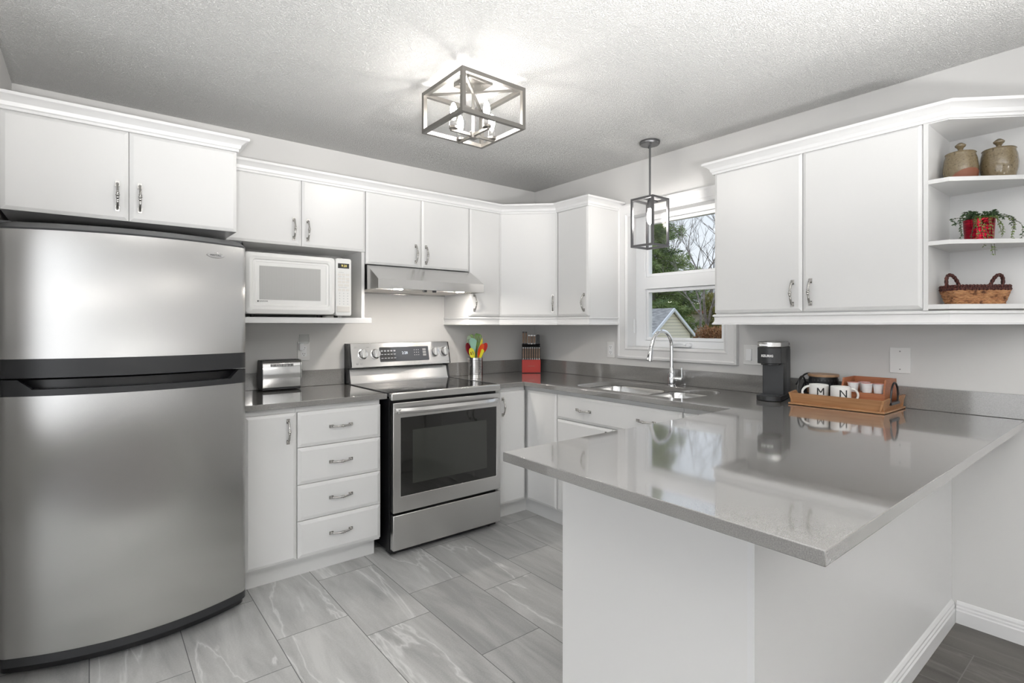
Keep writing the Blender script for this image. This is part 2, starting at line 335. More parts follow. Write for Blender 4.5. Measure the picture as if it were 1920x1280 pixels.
# ------------------------------------------------------------------ geometry helpers
class MB:
    def __init__(self, M=None): self.v = []; self.f = []; self.uv = {}; self.M = M
    def add(self, vs, fs):
        k = len(self.v)
        self.v += [tuple(self.M @ Vector(p)) if self.M else tuple(p) for p in vs]
        self.f += [tuple(i + k for i in f) for f in fs]
        return k
    def box(self, x0, x1, y0, y1, z0, z1):
        x0, x1 = min(x0, x1), max(x0, x1); y0, y1 = min(y0, y1), max(y0, y1); z0, z1 = min(z0, z1), max(z0, z1)
        self.add([(x0, y0, z0), (x1, y0, z0), (x1, y1, z0), (x0, y1, z0), (x0, y0, z1), (x1, y0, z1), (x1, y1, z1), (x0, y1, z1)],
                 [(0, 3, 2, 1), (4, 5, 6, 7), (0, 1, 5, 4), (1, 2, 6, 5), (2, 3, 7, 6), (3, 0, 4, 7)])
        return self
    def prism(self, poly, a, b, axis='z'):
        n = len(poly)
        def P(p, t):
            if axis == 'z': return (p[0], p[1], t)
            if axis == 'x': return (t, p[0], p[1])
            return (p[0], t, p[1])
        vs = [P(p, a) for p in poly] + [P(p, b) for p in poly]
        fs = [tuple(range(n))[::-1], tuple(range(n, 2 * n))] + [(i, (i + 1) % n, n + (i + 1) % n, n + i) for i in range(n)]
        self.add(vs, fs); return self
    def lathe(self, prof, c=(0, 0, 0), seg=32, axis='z', cap=True):
        vs = []; fs = []; n = len(prof)
        for (r, z) in prof:
            for i in range(seg):
                a = 2 * math.pi * i / seg; x, y = r * math.cos(a), r * math.sin(a)
                p = (x, y, z) if axis == 'z' else ((z, x, y) if axis == 'x' else (y, z, x))
                vs.append((p[0] + c[0], p[1] + c[1], p[2] + c[2]))
        for j in range(n - 1):
            for i in range(seg):
                k = (i + 1) % seg; fs.append((j * seg + i, j * seg + k, (j + 1) * seg + k, (j + 1) * seg + i))
        if cap:
            if prof[0][0] > 1e-6: fs.append(tuple(range(seg))[::-1])
            if prof[-1][0] > 1e-6: fs.append(tuple(range((n - 1) * seg, n * seg)))
        self.add(vs, fs); return self
    def tube(self, pts, r, seg=8, cap=True, closed=False):
        pts = [Vector(p) for p in pts]; n = len(pts)
        rs = r if isinstance(r, (list, tuple)) else [r] * n
        vs = []; fs = []; up = None
        for i, p in enumerate(pts):
            if closed: t = (pts[(i + 1) % n] - pts[(i - 1) % n])
            else: t = (pts[min(i + 1, n - 1)] - pts[max(i - 1, 0)])
            t = t.normalized() if t.length > 1e-9 else Vector((0, 0, 1))
            if up is None:
                up = Vector((0, 0, 1)) if abs(t.z) < 0.9 else Vector((1, 0, 0))
            s = t.cross(up)
            if s.length < 1e-6: s = t.cross(Vector((0, 1, 0)))
            s.normalize(); up = s.cross(t).normalized()
            for k in range(seg):
                a = 2 * math.pi * k / seg
                vs.append(tuple(p + (s * math.cos(a) + up * math.sin(a)) * rs[i]))
        m = n if closed else n - 1
        for i in range(m):
            j = (i + 1) % n
            for k in range(seg):
                l = (k + 1) % seg; fs.append((i * seg + k, i * seg + l, j * seg + l, j * seg + k))
        if cap and not closed: fs += [tuple(range(seg))[::-1], tuple(range((n - 1) * seg, n * seg))]
        self.add(vs, fs); return self
    def loft(self, xs, fn):
        """sections fn(x) -> list of (y, z), joined along x"""
        secs = [fn(x) for x in xs]; k = len(secs[0]); vs = []; fs = []
        for x, s in zip(xs, secs): vs += [(x, y, z) for (y, z) in s]
        for i in range(len(xs) - 1):
            for j in range(k):
                l = (j + 1) % k; fs.append((i * k + j, i * k + l, (i + 1) * k + l, (i + 1) * k + j))
        fs += [tuple(range(k))[::-1], tuple(range((len(xs) - 1) * k, len(xs) * k))]
        self.add(vs, fs); return self
    def sweep(self, path, prof, closed=False):
        """profile (d, z) swept round a plan path; d = distance to the right of the direction of travel"""
        n = len(path); k = len(prof); vs = []; fs = []
        for i in range(n):
            p = Vector(path[i])
            a = (p - Vector(path[i - 1])).normalized() if (i > 0 or closed) else None
            b = (Vector(path[(i + 1) % n]) - p).normalized() if (i < n - 1 or closed) else None
            if a is None: a = b
            if b is None: b = a
            na, nb = Vector((a.y, -a.x)), Vector((b.y, -b.x))
            m = (na + nb).normalized(); sc = 1.0 / max(0.3, m.dot(na))
            for (d, z) in prof: vs.append((p.x + m.x * d * sc, p.y + m.y * d * sc, z))
        for i in range(n if closed else n - 1):
            ii = (i + 1) % n
            for j in range(k):
                l = (j + 1) % k; fs.append((i * k + j, ii * k + j, ii * k + l, i * k + l))
        if not closed: fs += [tuple(range(k)), tuple(range((n - 1) * k, n * k))[::-1]]
        self.add(vs, fs); return self
    def holed(self, outer, holes, a, b, axis='z'):
        bm = bmesh.new(); es = []
        def P(p, t):
            if axis == 'z': return (p[0], p[1], t)
            if axis == 'x': return (t, p[0], p[1])
            return (p[0], t, p[1])
        for loop in [outer] + list(holes):
            vv = [bm.verts.new(P(p, a)) for p in loop]
            es += [bm.edges.new((vv[i], vv[(i + 1) % len(vv)])) for i in range(len(vv))]
        r = bmesh.ops.triangle_fill(bm, use_beauty=True, use_dissolve=False, edges=es)
        faces = [g for g in bm.faces]
        ex = bmesh.ops.extrude_face_region(bm, geom=faces)
        d = {'z': (0, 0, b - a), 'x': (b - a, 0, 0), 'y': (0, b - a, 0)}[axis]
        bmesh.ops.translate(bm, vec=d, verts=[g for g in ex['geom'] if isinstance(g, bmesh.types.BMVert)])
        bmesh.ops.recalc_face_normals(bm, faces=bm.faces)
        bm.verts.index_update()
        self.add([v.co[:] for v in bm.verts], [tuple(v.index for v in f.verts) for f in bm.faces]); bm.free()
        return self

def mesh_of(name, mb, m, smooth=35, fix=True):
    me = bpy.data.meshes.new(name); me.from_pydata(mb.v, [], mb.f); me.update()
    if fix:
        bm = bmesh.new(); bm.from_mesh(me); bmesh.ops.recalc_face_normals(bm, faces=bm.faces); bm.to_mesh(me); bm.free()
    me.materials.append(MATS[m] if isinstance(m, str) else m)
    if smooth:
        me.shade_smooth(); me.set_sharp_from_angle(angle=R(smooth))
    return me
def obj(name, mb, m, parent=None, bevel=0, smooth=35, loc=None, rot=None, fix=True, seg=2):
    me = mb if isinstance(mb, bpy.types.Mesh) else mesh_of(name, mb, m, smooth, fix)
    o = bpy.data.objects.new(name, me); C.objects.link(o)
    if parent: o.parent = parent
    if loc: o.location = loc
    if rot: o.rotation_euler = rot
    if bevel:
        b = o.modifiers.new('bevel', 'BEVEL'); b.width = bevel; b.segments = seg; b.limit_method = 'ANGLE'; b.angle_limit = R(40); b.harden_normals = False
    return o
def tag(o, label, cat, group=None, kind=None):
    if label: o['label'] = label
    if cat: o['category'] = cat
    if group: o['group'] = group
    if kind: o['kind'] = kind
    return o
def thing(name, label, cat, loc=(0, 0, 0), rz=0, group=None):
    o = bpy.data.objects.new(name, None); C.objects.link(o); o.empty_display_size = 0.05
    o.location = loc; o.rotation_euler = (0, 0, rz)
    return tag(o, label, cat, group)
def struct(name, mb, m, label=None, cat=None, **k):
    o = obj(name, mb, m, **k); o['kind'] = 'structure'
    return tag(o, label, cat)
def text_mb(s, size, depth=0.0004, wrap_r=None, font_scale_x=1.0, bold=0.0):
    """text centred on the origin in the XZ plane, facing -Y; optionally wrapped on a cylinder of radius wrap_r whose axis is at y=+wrap_r"""
    cu = bpy.data.curves.new('text', 'FONT'); cu.body = s; cu.size = size; cu.align_x = 'CENTER'; cu.align_y = 'CENTER'; cu.extrude = depth; cu.resolution_u = 2; cu.offset = bold
    t = bpy.data.objects.new('text', cu); C.objects.link(t)
    bpy.context.view_layer.update()
    me = bpy.data.meshes.new_from_object(t); mb = MB()
    vs = []
    for v in me.vertices:
        x, z, d = v.co.x * font_scale_x, v.co.y, v.co.z
        if wrap_r:
            a = x / wrap_r; rr = wrap_r + d + 0.0003
            vs.append((rr * math.sin(a), wrap_r - rr * math.cos(a), z))
        else: vs.append((x, -d, z))
    mb.add(vs, [tuple(p.vertices) for p in me.polygons])
    C.objects.unlink(t); bpy.data.objects.remove(t); bpy.data.curves.remove(cu); bpy.data.meshes.remove(me)
    return mb
def rrect(x0, x1, y0, y1, r, n=6):
    pts = []
    for (cx, cy, a0) in ((x1 - r, y1 - r, 0), (x0 + r, y1 - r, 90), (x0 + r, y0 + r, 180), (x1 - r, y0 + r, 270)):
        for i in range(n + 1):
            a = R(a0 + 90 * i / n); pts.append((cx + r * math.cos(a), cy + r * math.sin(a)))
    return pts
RZB = R(-90)      # wall_right frame: local +X runs along world -Y, local -Y faces world -X

# ------------------------------------------------------------------ the room
H = 2.44
struct('floor', MB().box(-6.2, 0.02, -2.80, 0.02, -0.05, 0), 'floor_tile', smooth=0)
struct('floor', MB().box(-6.2, 0.02, -7.4, -2.80, -0.05, 0), 'floor_dark', smooth=0)
struct('ceiling', MB().box(-6.2, 0.02, -7.4, 0.02, H, H + 0.05), 'popcorn_ceiling', smooth=0)
struct('wall_back', MB().box(-3.4, 0.16, 0.0, 0.12, -0.05, H + 0.05), 'wall_paint', smooth=0)
# right-hand wall with the window opening
WY0, WY1, WZ0, WZ1 = -1.745, -0.995, 1.14, 2.08
struct('wall_right', MB().holed([(0.0, -0.05), (-7.4, -0.05), (-7.4, H + 0.05), (0.0, H + 0.05)], [[(WY1, WZ0), (WY0, WZ0), (WY0, WZ1), (WY1, WZ1)]], 0.0, 0.16, axis='x'), 'wall_paint', smooth=0)
struct('wall_left', MB().box(-3.40, -3.263, -0.95, 0.0, -0.05, H + 0.05), 'wall_paint', smooth=0)
struct('wall_side', MB().box(-6.2, -3.40, -0.95, -0.83, -0.05, H + 0.05), 'wall_paint', smooth=0)
struct('wall_rear', MB().box(-6.2, 0.0, -7.4, -7.28, -0.05, H + 0.05), 'wall_paint', smooth=0)
struct('wall_far', MB().holed([(-7.4, -0.05), (-0.95, -0.05), (-0.95, H + 0.05), (-7.4, H + 0.05)], [[(-5.3, 0.4), (-2.7, 0.4), (-2.7, 2.15), (-5.3, 2.15)]], -6.2, -6.06, axis='x'), 'wall_paint', smooth=0)  # unseen wall, with an opening added to let sky light in

# baseboards
BB = [(0, 0), (0.017, 0), (0.017, 0.055), (0.013, 0.060), (0.013, 0.068), (0.009, 0.073), (0.009, 0.081), (0.004, 0.090), (0, 0.094)]
struct('baseboard_right', MB().sweep([(0.0, -2.818), (0.0, -7.28)], BB), 'trim_white', smooth=0)
struct('baseboard_peninsula', MB().sweep([(-1.766, -2.80), (-0.0, -2.80)], BB), 'trim_white', smooth=0)

# window in the right wall
def build_window():
    w = bpy.data.objects.new('window_1', None); C.objects.link(w); w.location = (0, WY1, WZ0); w['kind'] = 'structure'
    wd, ht = WY1 - WY0, WZ1 - WZ0
    M = Matrix.Translation((0, -WY1, -WZ0))
    def part(n, mb, m, **k): return obj(n, mb, m, w, **k)
    # casing, mitred profile round the opening (stepped colonial)
    prof = [(-0.012, 0), (-0.012, 0.010), (0.004, 0.018), (0.012, 0.014), (0.052, 0.018), (0.060, 0.024), (0.072, 0.022), (0.076, 0.0)]
    c = MB(M); loop = [(WY1, WZ0), (WY0, WZ0), (WY0, WZ1), (WY1, WZ1)]
    vs = []; fs = []; k = len(prof)
    for (y, z) in loop:
        sy = 1 if y == WY1 else -1; sz = 1 if z == WZ1 else -1
        for (o_, d) in prof: vs.append((-d - 0.0005, y + sy * o_, z + sz * o_))
    for i in range(4):
        for j in range(k):
            fs.append((i * k + j, ((i + 1) % 4) * k + j, ((i + 1) % 4) * k + (j + 1) % k, i * k + (j + 1) % k))
    c.add(vs, fs); part('casing', c, 'trim_white', smooth=20)
    # jamb liner
    j = MB(M); T = 0.010
    j.box(0.0, 0.125, WY1 - T, WY1, WZ0, WZ1).box(0.0, 0.125, WY0, WY0 + T, WZ0, WZ1).box(0.0, 0.125, WY0, WY1, WZ0, WZ0 + T).box(0.0, 0.125, WY0, WY1, WZ1 - T, WZ1)
    part('jamb', j, 'trim_white', smooth=0)
    # vinyl frame: outer frame + meeting rail
    f = MB(M); X0, X1 = 0.085, 0.15
    y0, y1 = WY0 + T, WY1 - T; z0, z1 = WZ0 + T, WZ1 - T
    f.holed([(y1, z0), (y0, z0), (y0, z1), (y1, z1)], [[(-1.085, 1.195), (-1.675, 1.195), (-1.675, 1.555), (-1.085, 1.555)], [(-1.085, 1.640), (-1.675, 1.640), (-1.675, 2.035), (-1.085, 2.035)]], X0, X1, axis='x')
    part('frame', f, 'vinyl_white', bevel=0.003, smooth=30)
    for (a, b) in ((1.195, 1.555), (1.640, 2.035)):
        s = MB(M); s.holed([(-1.087, a + .002), (-1.673, a + .002), (-1.673, b - .002), (-1.087, b - .002)], [[(-1.106, a + 0.022), (-1.656, a + 0.022), (-1.656, b - 0.024), (-1.106, b - 0.024)]], 0.098, 0.14, axis='x')
        so = part('sash', s, 'vinyl_white', bevel=0.002, smooth=30)
        g = MB(M); g.box(0.118, 0.122, -1.104, -1.658, a + 0.02, b - 0.022)
        obj('pane', g, 'pane_glass', so, smooth=0)
    # crank operator and its folded handle, lock lever
    cr = MB(M); cr.prism(rrect(-1.46, -1.30, 1.158, 1.186, 0.013), 0.055, 0.085, axis='x')
    k = part('crank_housing', cr, 'vinyl_white', bevel=0.004)
    h = MB(M); h.tube([(0.050, -1.33, 1.170), (0.046, -1.36, 1.180), (0.046, -1.41, 1.180), (0.050, -1.435, 1.172)], [0.006, 0.005, 0.005, 0.008], 8)
    obj('crank_handle', h, 'vinyl_white', k)
    l = MB(M); l.box(0.055, 0.075, -1.006, -1.012, 1.245, 1.345)
    part('latch', l, 'vinyl_white', bevel=0.004)
build_window()

# ------------------------------------------------------------------ handles and doors
def handle_mesh():
    mb = MB()
    for s in (-1, 1):
        mb.box(-0.0075, 0.0075, -0.004, 0, s * 0.0635, s * 0.0415)
        mb.tube([(0, -0.003, s * 0.0525), (0, -0.010, s * 0.052), (0, -0.016, s * 0.047)], [0.0065, 0.0055, 0.005], 8)
    pts = []; rs = []
    for i in range(41):
        t = -1 + 2 * i / 40; z = 0.047 * t
        y = -0.014 - 0.016 * (1 - t * t)
        r = 0.0040 + 0.0012 * abs(t)
        if abs(t) < 0.12: r = 0.0040 + 0.0042 * math.cos(t / 0.12 * math.pi / 2)
        for c in (-0.24, -0.17, 0.17, 0.24):
            if abs(t - c) < 0.03: r = 0.0062
        if 0.3 < abs(t) < 0.62: r += 0.0007 * math.sin(t * 80)
        pts.append((0.0006 * math.sin(t * 40), y, z)); rs.append(r)
    mb.tube(pts, rs, 10)
    return mesh_of('handle', mb, 'nickel', 50)
HANDLE = handle_mesh()
def add_handle(parent, x, z, y, horiz=False):
    o = bpy.data.objects.new('handle', HANDLE); C.objects.link(o); o.parent = parent
    o.location = (x, y, z)
    if horiz: o.rotation_euler = (0, R(90), 0)
    return o
def door(parent, x0, x1, z0, z1, yf, hpos=None, horiz=False, name='door', gap=0.0015, edges=0.013, loc=None, rz=0, th=0.019, m='cabinet_white'):
    """slab front with a bevelled border; local plane at y = yf (back of the slab), facing -Y"""
    w, h = x1 - x0 - 2 * gap, z1 - z0 - 2 * gap; e = edges; d = 0.0055
    mb = MB()
    vs = [(0, 0, 0), (w, 0, 0), (w, 0, h), (0, 0, h), (0, -th + d, 0), (w, -th + d, 0), (w, -th + d, h), (0, -th + d, h),
          (e, -th, e), (w - e, -th, e), (w - e, -th, h - e), (e, -th, h - e)]
    e2 = e + 0.002; y2 = -th - 0.0006
    vs += [(e2, y2, e2), (w - e2, y2, e2), (w - e2, y2, h - e2), (e2, y2, h - e2)]
    fs = [(0, 1, 2, 3), (0, 4, 5, 1), (1, 5, 6, 2), (2, 6, 7, 3), (3, 7, 4, 0), (4, 8, 9, 5), (5, 9, 10, 6), (6, 10, 11, 7), (7, 11, 8, 4),
          (8, 12, 13, 9), (9, 13, 14, 10), (10, 14, 15, 11), (11, 15, 12, 8), (12, 15, 14, 13)]
    mb.add(vs, fs)
    o = obj(name, mb, m, parent, smooth=0)
    o.location = (x0 + gap, yf, z0 + gap) if loc is None else loc
    o.rotation_euler = (0, 0, rz)
    if hpos:
        for (hx, hz) in (hpos if isinstance(hpos, list) else [hpos]):
            add_handle(o, hx - x0 - gap, hz - z0 - gap, -th - 0.0004, horiz)
    return o

# ------------------------------------------------------------------ upper cabinets, back wall
UF = -0.321            # back of the upper doors (fronts at -0.34)
# above the fridge
t = thing('wall_cabinet', 'deep white two-door wall cabinet above the stainless fridge', 'cabinet', (-3.245, 0, 1.745))
obj('body', MB().box(0, 0.818, -0.002, -0.600, 0.003, 0.40), 'cabinet_white', t, smooth=0)
door(t, 0.0, 0.400, 0.0, 0.385, -0.600, (0.360, 0.102))
door(t, 0.400, 0.818, 0.0, 0.385, -0.600, (0.438, 0.104))
# above the microwave, with its open niche and shelf
t = thing('wall_cabinet', 'white two-door wall cabinet over the microwave niche', 'cabinet', (-2.425, 0, 1.313))
obj('body', MB().box(0.001, 0.761, -0.002, -0.320, 0.437, 0.822), 'cabinet_white', t, smooth=0)
obj('side_panel', MB().box(0.742, 0.761, -0.002, -0.322, 0.032, 0.437), 'cabinet_white', t, smooth=0)
obj('side_panel', MB().box(0.001, 0.018, -0.002, -0.322, 0.032, 0.437), 'cabinet_white', t, smooth=0)
obj('niche_shelf', MB().box(0.001, 0.770, -0.002, -0.398, 0.0, 0.032), 'trim_white', t, bevel=0.002)
obj('shelf_end', MB().box(0.7705, 0.774, -0.375, -0.398, 0.002, 0.032), 'vinyl_white', t, smooth=0)
door(t, 0.001, 0.383, 0.433, 0.812, UF, (0.340, 0.527))
door(t, 0.383, 0.761, 0.433, 0.812, UF, (0.416, 0.527))
# above the range hood
t = thing('wall_cabinet', 'short white two-door wall cabinet above the range hood', 'cabinet', (-1.662, 0, 1.676))
obj('body', MB().box(0.001, 0.759, -0.002, -0.320, 0.003, 0.459), 'cabinet_white', t, smooth=0)
door(t, 0.0, 0.383, 0.0, 0.449, UF, (0.339, 0.087))
door(t, 0.383, 0.760, 0.0, 0.449, UF, (0.414, 0.087))
# tall narrow one right of the hood
t = thing('wall_cabinet', 'narrow white one-door wall cabinet between range hood and corner cabinet', 'cabinet', (-0.901, 0, 1.360))
obj('body', MB().box(0.001, 0.273, -0.002, -0.320, 0, 0.775), 'cabinet_white', t, smooth=0)
door(t, 0.001, 0.272, 0.006, 0.765, UF, (0.038, 0.101))
# diagonal corner cabinet
t = thing('corner_cabinet', 'white wall cabinet set diagonally across the corner above the knife block', 'cabinet', (-0.627, 0, 1.360))
a, b = 0.320, 0.624
# polygon in local coordinates (world minus origin x)
poly = [(0.001, -0.002), (0.001, -a), (0.627 - a, -b + 0.001), (0.625, -b + 0.001), (0.625, -0.002)]
obj('body', MB().prism(poly, 0, 0.775), 'cabinet_white', t, smooth=0)
ang = math.atan2(-(b - a) + 0.001, (0.627 - a) - 0.001)
dl = math.hypot(b - a, 0.627 - a)
nx, ny = math.sin(ang), -math.cos(ang)
dd = door(t, 0, dl - 0.004, 0.006, 0.765, 0, (dl - 0.040, 0.101), rz=ang, loc=(0.003 + nx * 0.001, -a - 0.001 + ny * 0.001, 0.006))
# right of the corner, on the window wall
t = thing('wall_cabinet', 'narrow white one-door wall cabinet between corner cabinet and window', 'cabinet', (0, -0.624, 1.360), RZB)
obj('body', MB().box(0.001, 0.309, -0.002, -0.316, 0, 0.775), 'cabinet_white', t, smooth=0)
door(t, 0.006, 0.309, 0.006, 0.765, -0.316, (0.272, 0.098))

# crown and light-rail mouldings of the L-shaped upper run
CROWN = [(0.0, 0.0), (0.006, 0.0), (0.006, 0.010), (0.012, 0.014), (0.016, 0.028), (0.028, 0.040), (0.040, 0.046), (0.046, 0.048), (0.046, 0.060), (0.0, 0.060)]
def crown(path, z, label, prof=CROWN, name='crown_molding', cat='molding'):
    o = obj(name, MB().sweep(path, [(d, zz + z) for (d, zz) in prof]), 'trim_white', smooth=25)
    tag(o, label, cat); return o
XF = -0.336
crown([(-2.4265, -0.340), (-0.627, -0.340), (XF, -0.624), (XF, -0.933), (-0.001, -0.933)], 2.116,
      'white crown molding along the tops of the upper cabinets from fridge to window')
crown([(-3.262, -0.620), (-2.427, -0.620), (-2.427, -0.392)], 2.128, 'white crown molding on top of the deep cabinet over the fridge')
RAIL = [(-0.016, 0.055), (0.0, 0.055), (0.006, 0.051), (0.006, 0.044), (0.0, 0.040), (-0.001, 0.024), (0.003, 0.012), (0.008, 0.008), (0.008, 0.0), (-0.016, 0.0)]
o = crown([(-0.9, -0.002), (-0.9, -0.330), (-0.632, -0.330), (XF + 0.010, -0.621), (XF + 0.010, -0.933), (-0.001, -0.933)], 1.3045,
          'white light rail molding under the cabinets around the corner', RAIL, 'light_rail')

# ------------------------------------------------------------------ upper cabinets, window wall right
t = thing('wall_cabinet', 'large white two-door wall cabinet right of the window', 'cabinet', (0, -1.860, 1.360), RZB)
obj('body', MB().box(0, 0.917, -0.002, -0.316, 0, 0.775), 'cabinet_white', t, smooth=0)
door(t, 0.0, 0.452, 0.006, 0.765, -0.316, (0.408, 0.095))
door(t, 0.452, 0.917, 0.006, 0.765, -0.316, (0.489, 0.097))
# open end shelf with a 45 degree front
t = thing('open_shelf_unit', 'white open end shelf with angled front at the right end of the upper cabinets', 'shelf', (0, -2.778, 1.360), RZB)
def shelf_poly(d=0.0, s=0.0): return [(s, -0.002), (s, -0.335 - d), (0.082, -0.335 - d), (0.327, -0.090 - d), (0.327, -0.002)]
obj('side_panel', MB().box(0.0, 0.0165, -0.002, -0.336, 0.0, 0.775), 'cabinet_white', t, smooth=0)
obj('back_panel', MB().box(0.0165, 0.327, -0.002, -0.006, 0.0, 0.775), 'cabinet_white', t, smooth=0)
obj('bottom_board', MB().prism(shelf_poly(s=0.0167), 0.006, 0.0245), 'cabinet_white', t, smooth=0)
obj('top_board', MB().prism(shelf_poly(s=0.0167), 0.751, 0.775), 'cabinet_white', t, smooth=0)
for z in (0.262, 0.509): obj('shelf', MB().prism(shelf_poly(s=0.0167), z, z + 0.0165), 'cabinet_white', t, smooth=0)
RP = [(XF, -1.862), (XF, -2.860), (-0.092, -3.104)]
crown([(-0.001, -1.857)] + [(XF, -1.857)] + RP[1:] + [(-0.001, -3.105)], 2.116, 'white crown molding above the large cabinet and open shelf right of the window')
crown([(-0.001, -1.857)] + [(XF + 0.006, -1.857), (XF + 0.006, -2.862), (-0.094, -3.098), (-0.001, -3.098)], 1.3045, 'white light rail molding under the large cabinet right of the window', RAIL, 'light_rail')

# ------------------------------------------------------------------ base cabinets
BF = -0.621            # back of base fronts
ZB, ZT = 0.113, 0.860
t = thing('base_cabinet', 'white base cabinet with one tall door next to the fridge', 'cabinet', (-2.402, 0, 0))
obj('body', MB().box(0, 0.243, -0.002, -0.620, 0.10, 0.887), 'cabinet_white', t, smooth=0)
door(t, 0.004, 0.243, ZB, ZT, BF, (0.202, 0.768), edges=0.012)
t = thing('drawer_cabinet', 'white base cabinet with four drawers left of the range', 'cabinet', (-2.158, 0, 0))
obj('body', MB().box(0, 0.455, -0.002, -0.620, 0.10, 0.887), 'cabinet_white', t, smooth=0)
for (z0, z1) in ((0.113, 0.302), (0.302, 0.487), (0.487, 0.677), (0.677, 0.860)):
    door(t, 0.004, 0.455, z0, z1, BF, (0.228, (z0 + z1) / 2 + 0.001), True, 'drawer', edges=0.016)
tag(obj('toe_kick', MB().box(-2.402, -1.709, -0.545, -0.562, 0.0, 0.100), 'cabinet_white', smooth=0), 'white toe kick board under the cabinets left of the range', 'toe kick')
t = thing('base_cabinet', 'narrow white base cabinet between range and corner', 'cabinet', (-0.886, 0, 0))
obj('body', MB().box(0, 0.245, -0.002, -0.620, 0.10, 0.887), 'cabinet_white', t, smooth=0)
door(t, 0.004, 0.243, ZB, ZT, BF, (0.044, 0.760))
t = thing('base_cabinet', 'white corner base cabinet with a plain handleless door beside the sink cabinet', 'cabinet', (0, 0, 0), RZB)
obj('body', MB().box(0.003, 0.939, -0.002, -0.618, 0.10, 0.887), 'cabinet_white', t, smooth=0)
door(t, 0.643, 0.938, ZB, ZT, -0.618, None)
t = thing('sink_cabinet', 'white sink base cabinet with a wide false drawer front under the sink', 'cabinet', (0, -0.941, 0), RZB)
sb = MB().box(0, 0.919, -0.597, -0.618, 0.10, 0.887); sb.box(0, 0.016, -0.002, -0.597, 0.10, 0.887).box(0.903, 0.919, -0.002, -0.597, 0.10, 0.887).box(0.016, 0.903, -0.002, -0.597, 0.10, 0.116)
obj('body', sb, 'cabinet_white', t, smooth=0)
door(t, 0.002, 0.919, 0.706, ZT, -0.618, [(0.237, 0.782), (0.698, 0.782)], True, 'drawer_front')
door(t, 0.002, 0.460, ZB, 0.702, -0.618, (0.420, 0.62)); door(t, 0.460, 0.919, ZB, 0.702, -0.618, (0.500, 0.62))
t = thing('base_cabinet', 'white filler base cabinet between sink cabinet and peninsula', 'cabinet', (0, -1.862, 0), RZB)
obj('body', MB().box(0, 0.300, -0.002, -0.618, 0.10, 0.887), 'cabinet_white', t, smooth=0)
door(t, 0.002, 0.298, ZB, ZT, -0.618, None)
tag(obj('toe_kick', MB().sweep([(-0.887, -0.552), (-0.562, -0.552), (-0.562, -2.2)], [(0, 0.0), (0.010, 0.0), (0.010, 0.10), (0, 0.10)]), 'cabinet_white', smooth=0), 'white toe kick board turning the inner corner under the sink run', 'toe kick')
t = thing('peninsula_cabinet', 'white peninsula base with plain end and back panels under the overhanging counter', 'cabinet', (-1.766, -2.165, 0))
obj('body', MB().box(0.018, 1.764, -0.022, -0.617, 0.10, 0.887), 'cabinet_white', t, smooth=0)
obj('end_panel', MB().box(0.0, 0.018, 0.004, -0.6175, 0.0, 0.887), 'panel_white', t, smooth=0)
obj('back_panel', MB().box(0.0, 1.765, -0.6175, -0.635, 0.0, 0.887), 'trim_white', t, smooth=0)
obj('toe_board', MB().box(0.018, 1.2, -0.075, -0.085, 0.0, 0.10), 'cabinet_white', t, smooth=0)
for k in range(2):
    d = door(t, 0, 0.55, ZB, ZT, 0, ((0.50, 0.76) if k == 0 else (0.05, 0.76)), loc=(0.575 + k * 0.555, -0.021, ZB), rz=R(180))

# ------------------------------------------------------------------ countertops
CT0, CT1 = 0.888, 0.917
t = thing('countertop', 'grey quartz countertop between fridge and range under the toaster', 'countertop', (-2.41, 0, CT0))
obj('slab', MB().box(0, 0.737, -0.001, -0.656, 0, CT1 - CT0), 'quartz_grey', t, bevel=0.002)
obj('backsplash', MB().box(0, 0.737, -0.001, -0.020, CT1 - CT0 + 0.0005, 0.130), 'quartz_grey', t, bevel=0.0015)
t = thing('countertop', 'grey quartz countertop running from the range around the sink onto the peninsula', 'countertop', (0, 0, CT0))
outer = [(-0.893, -0.001), (-0.893, -0.656), (-0.6675, -0.656), (-0.6675, -2.140), (-1.9974, -2.140), (-1.9974, -3.0386), (-0.001, -3.0386), (-0.001, -0.001)]
def sink_outline(n=8):
    # D-shaped double bowl cut-out: large left bowl, smaller right bowl
    pts = []
    def arc(cx, cy, r, a0, a1):
        for i in range(n + 1):
            a = R(a0 + (a1 - a0) * i / n); pts.append((cx + r * math.cos(a), cy + r * math.sin(a)))
    arc(-0.26, -1.13, 0.13, 0, 90)          # back left (towards wall, +x)
    arc(-0.47, -1.10, 0.10, 90, 180)
    arc(-0.49, -1.74, 0.08, 180, 270)
    arc(-0.23, -1.72, 0.10, 270, 360)
    return pts
obj('slab', MB().holed(outer, [sink_outline()], 0.0, CT1 - CT0), 'quartz_grey', t, bevel=0.002, smooth=30)
bs = MB().box(-0.893, -0.0205, -0.001, -0.020, CT1 - CT0 + 0.0005, 0.130); bs.box(-0.020, -0.001, -0.001, -3.06, CT1 - CT0 + 0.0005, 0.130)
obj('backsplash', bs, 'quartz_grey', t, bevel=0.0015)

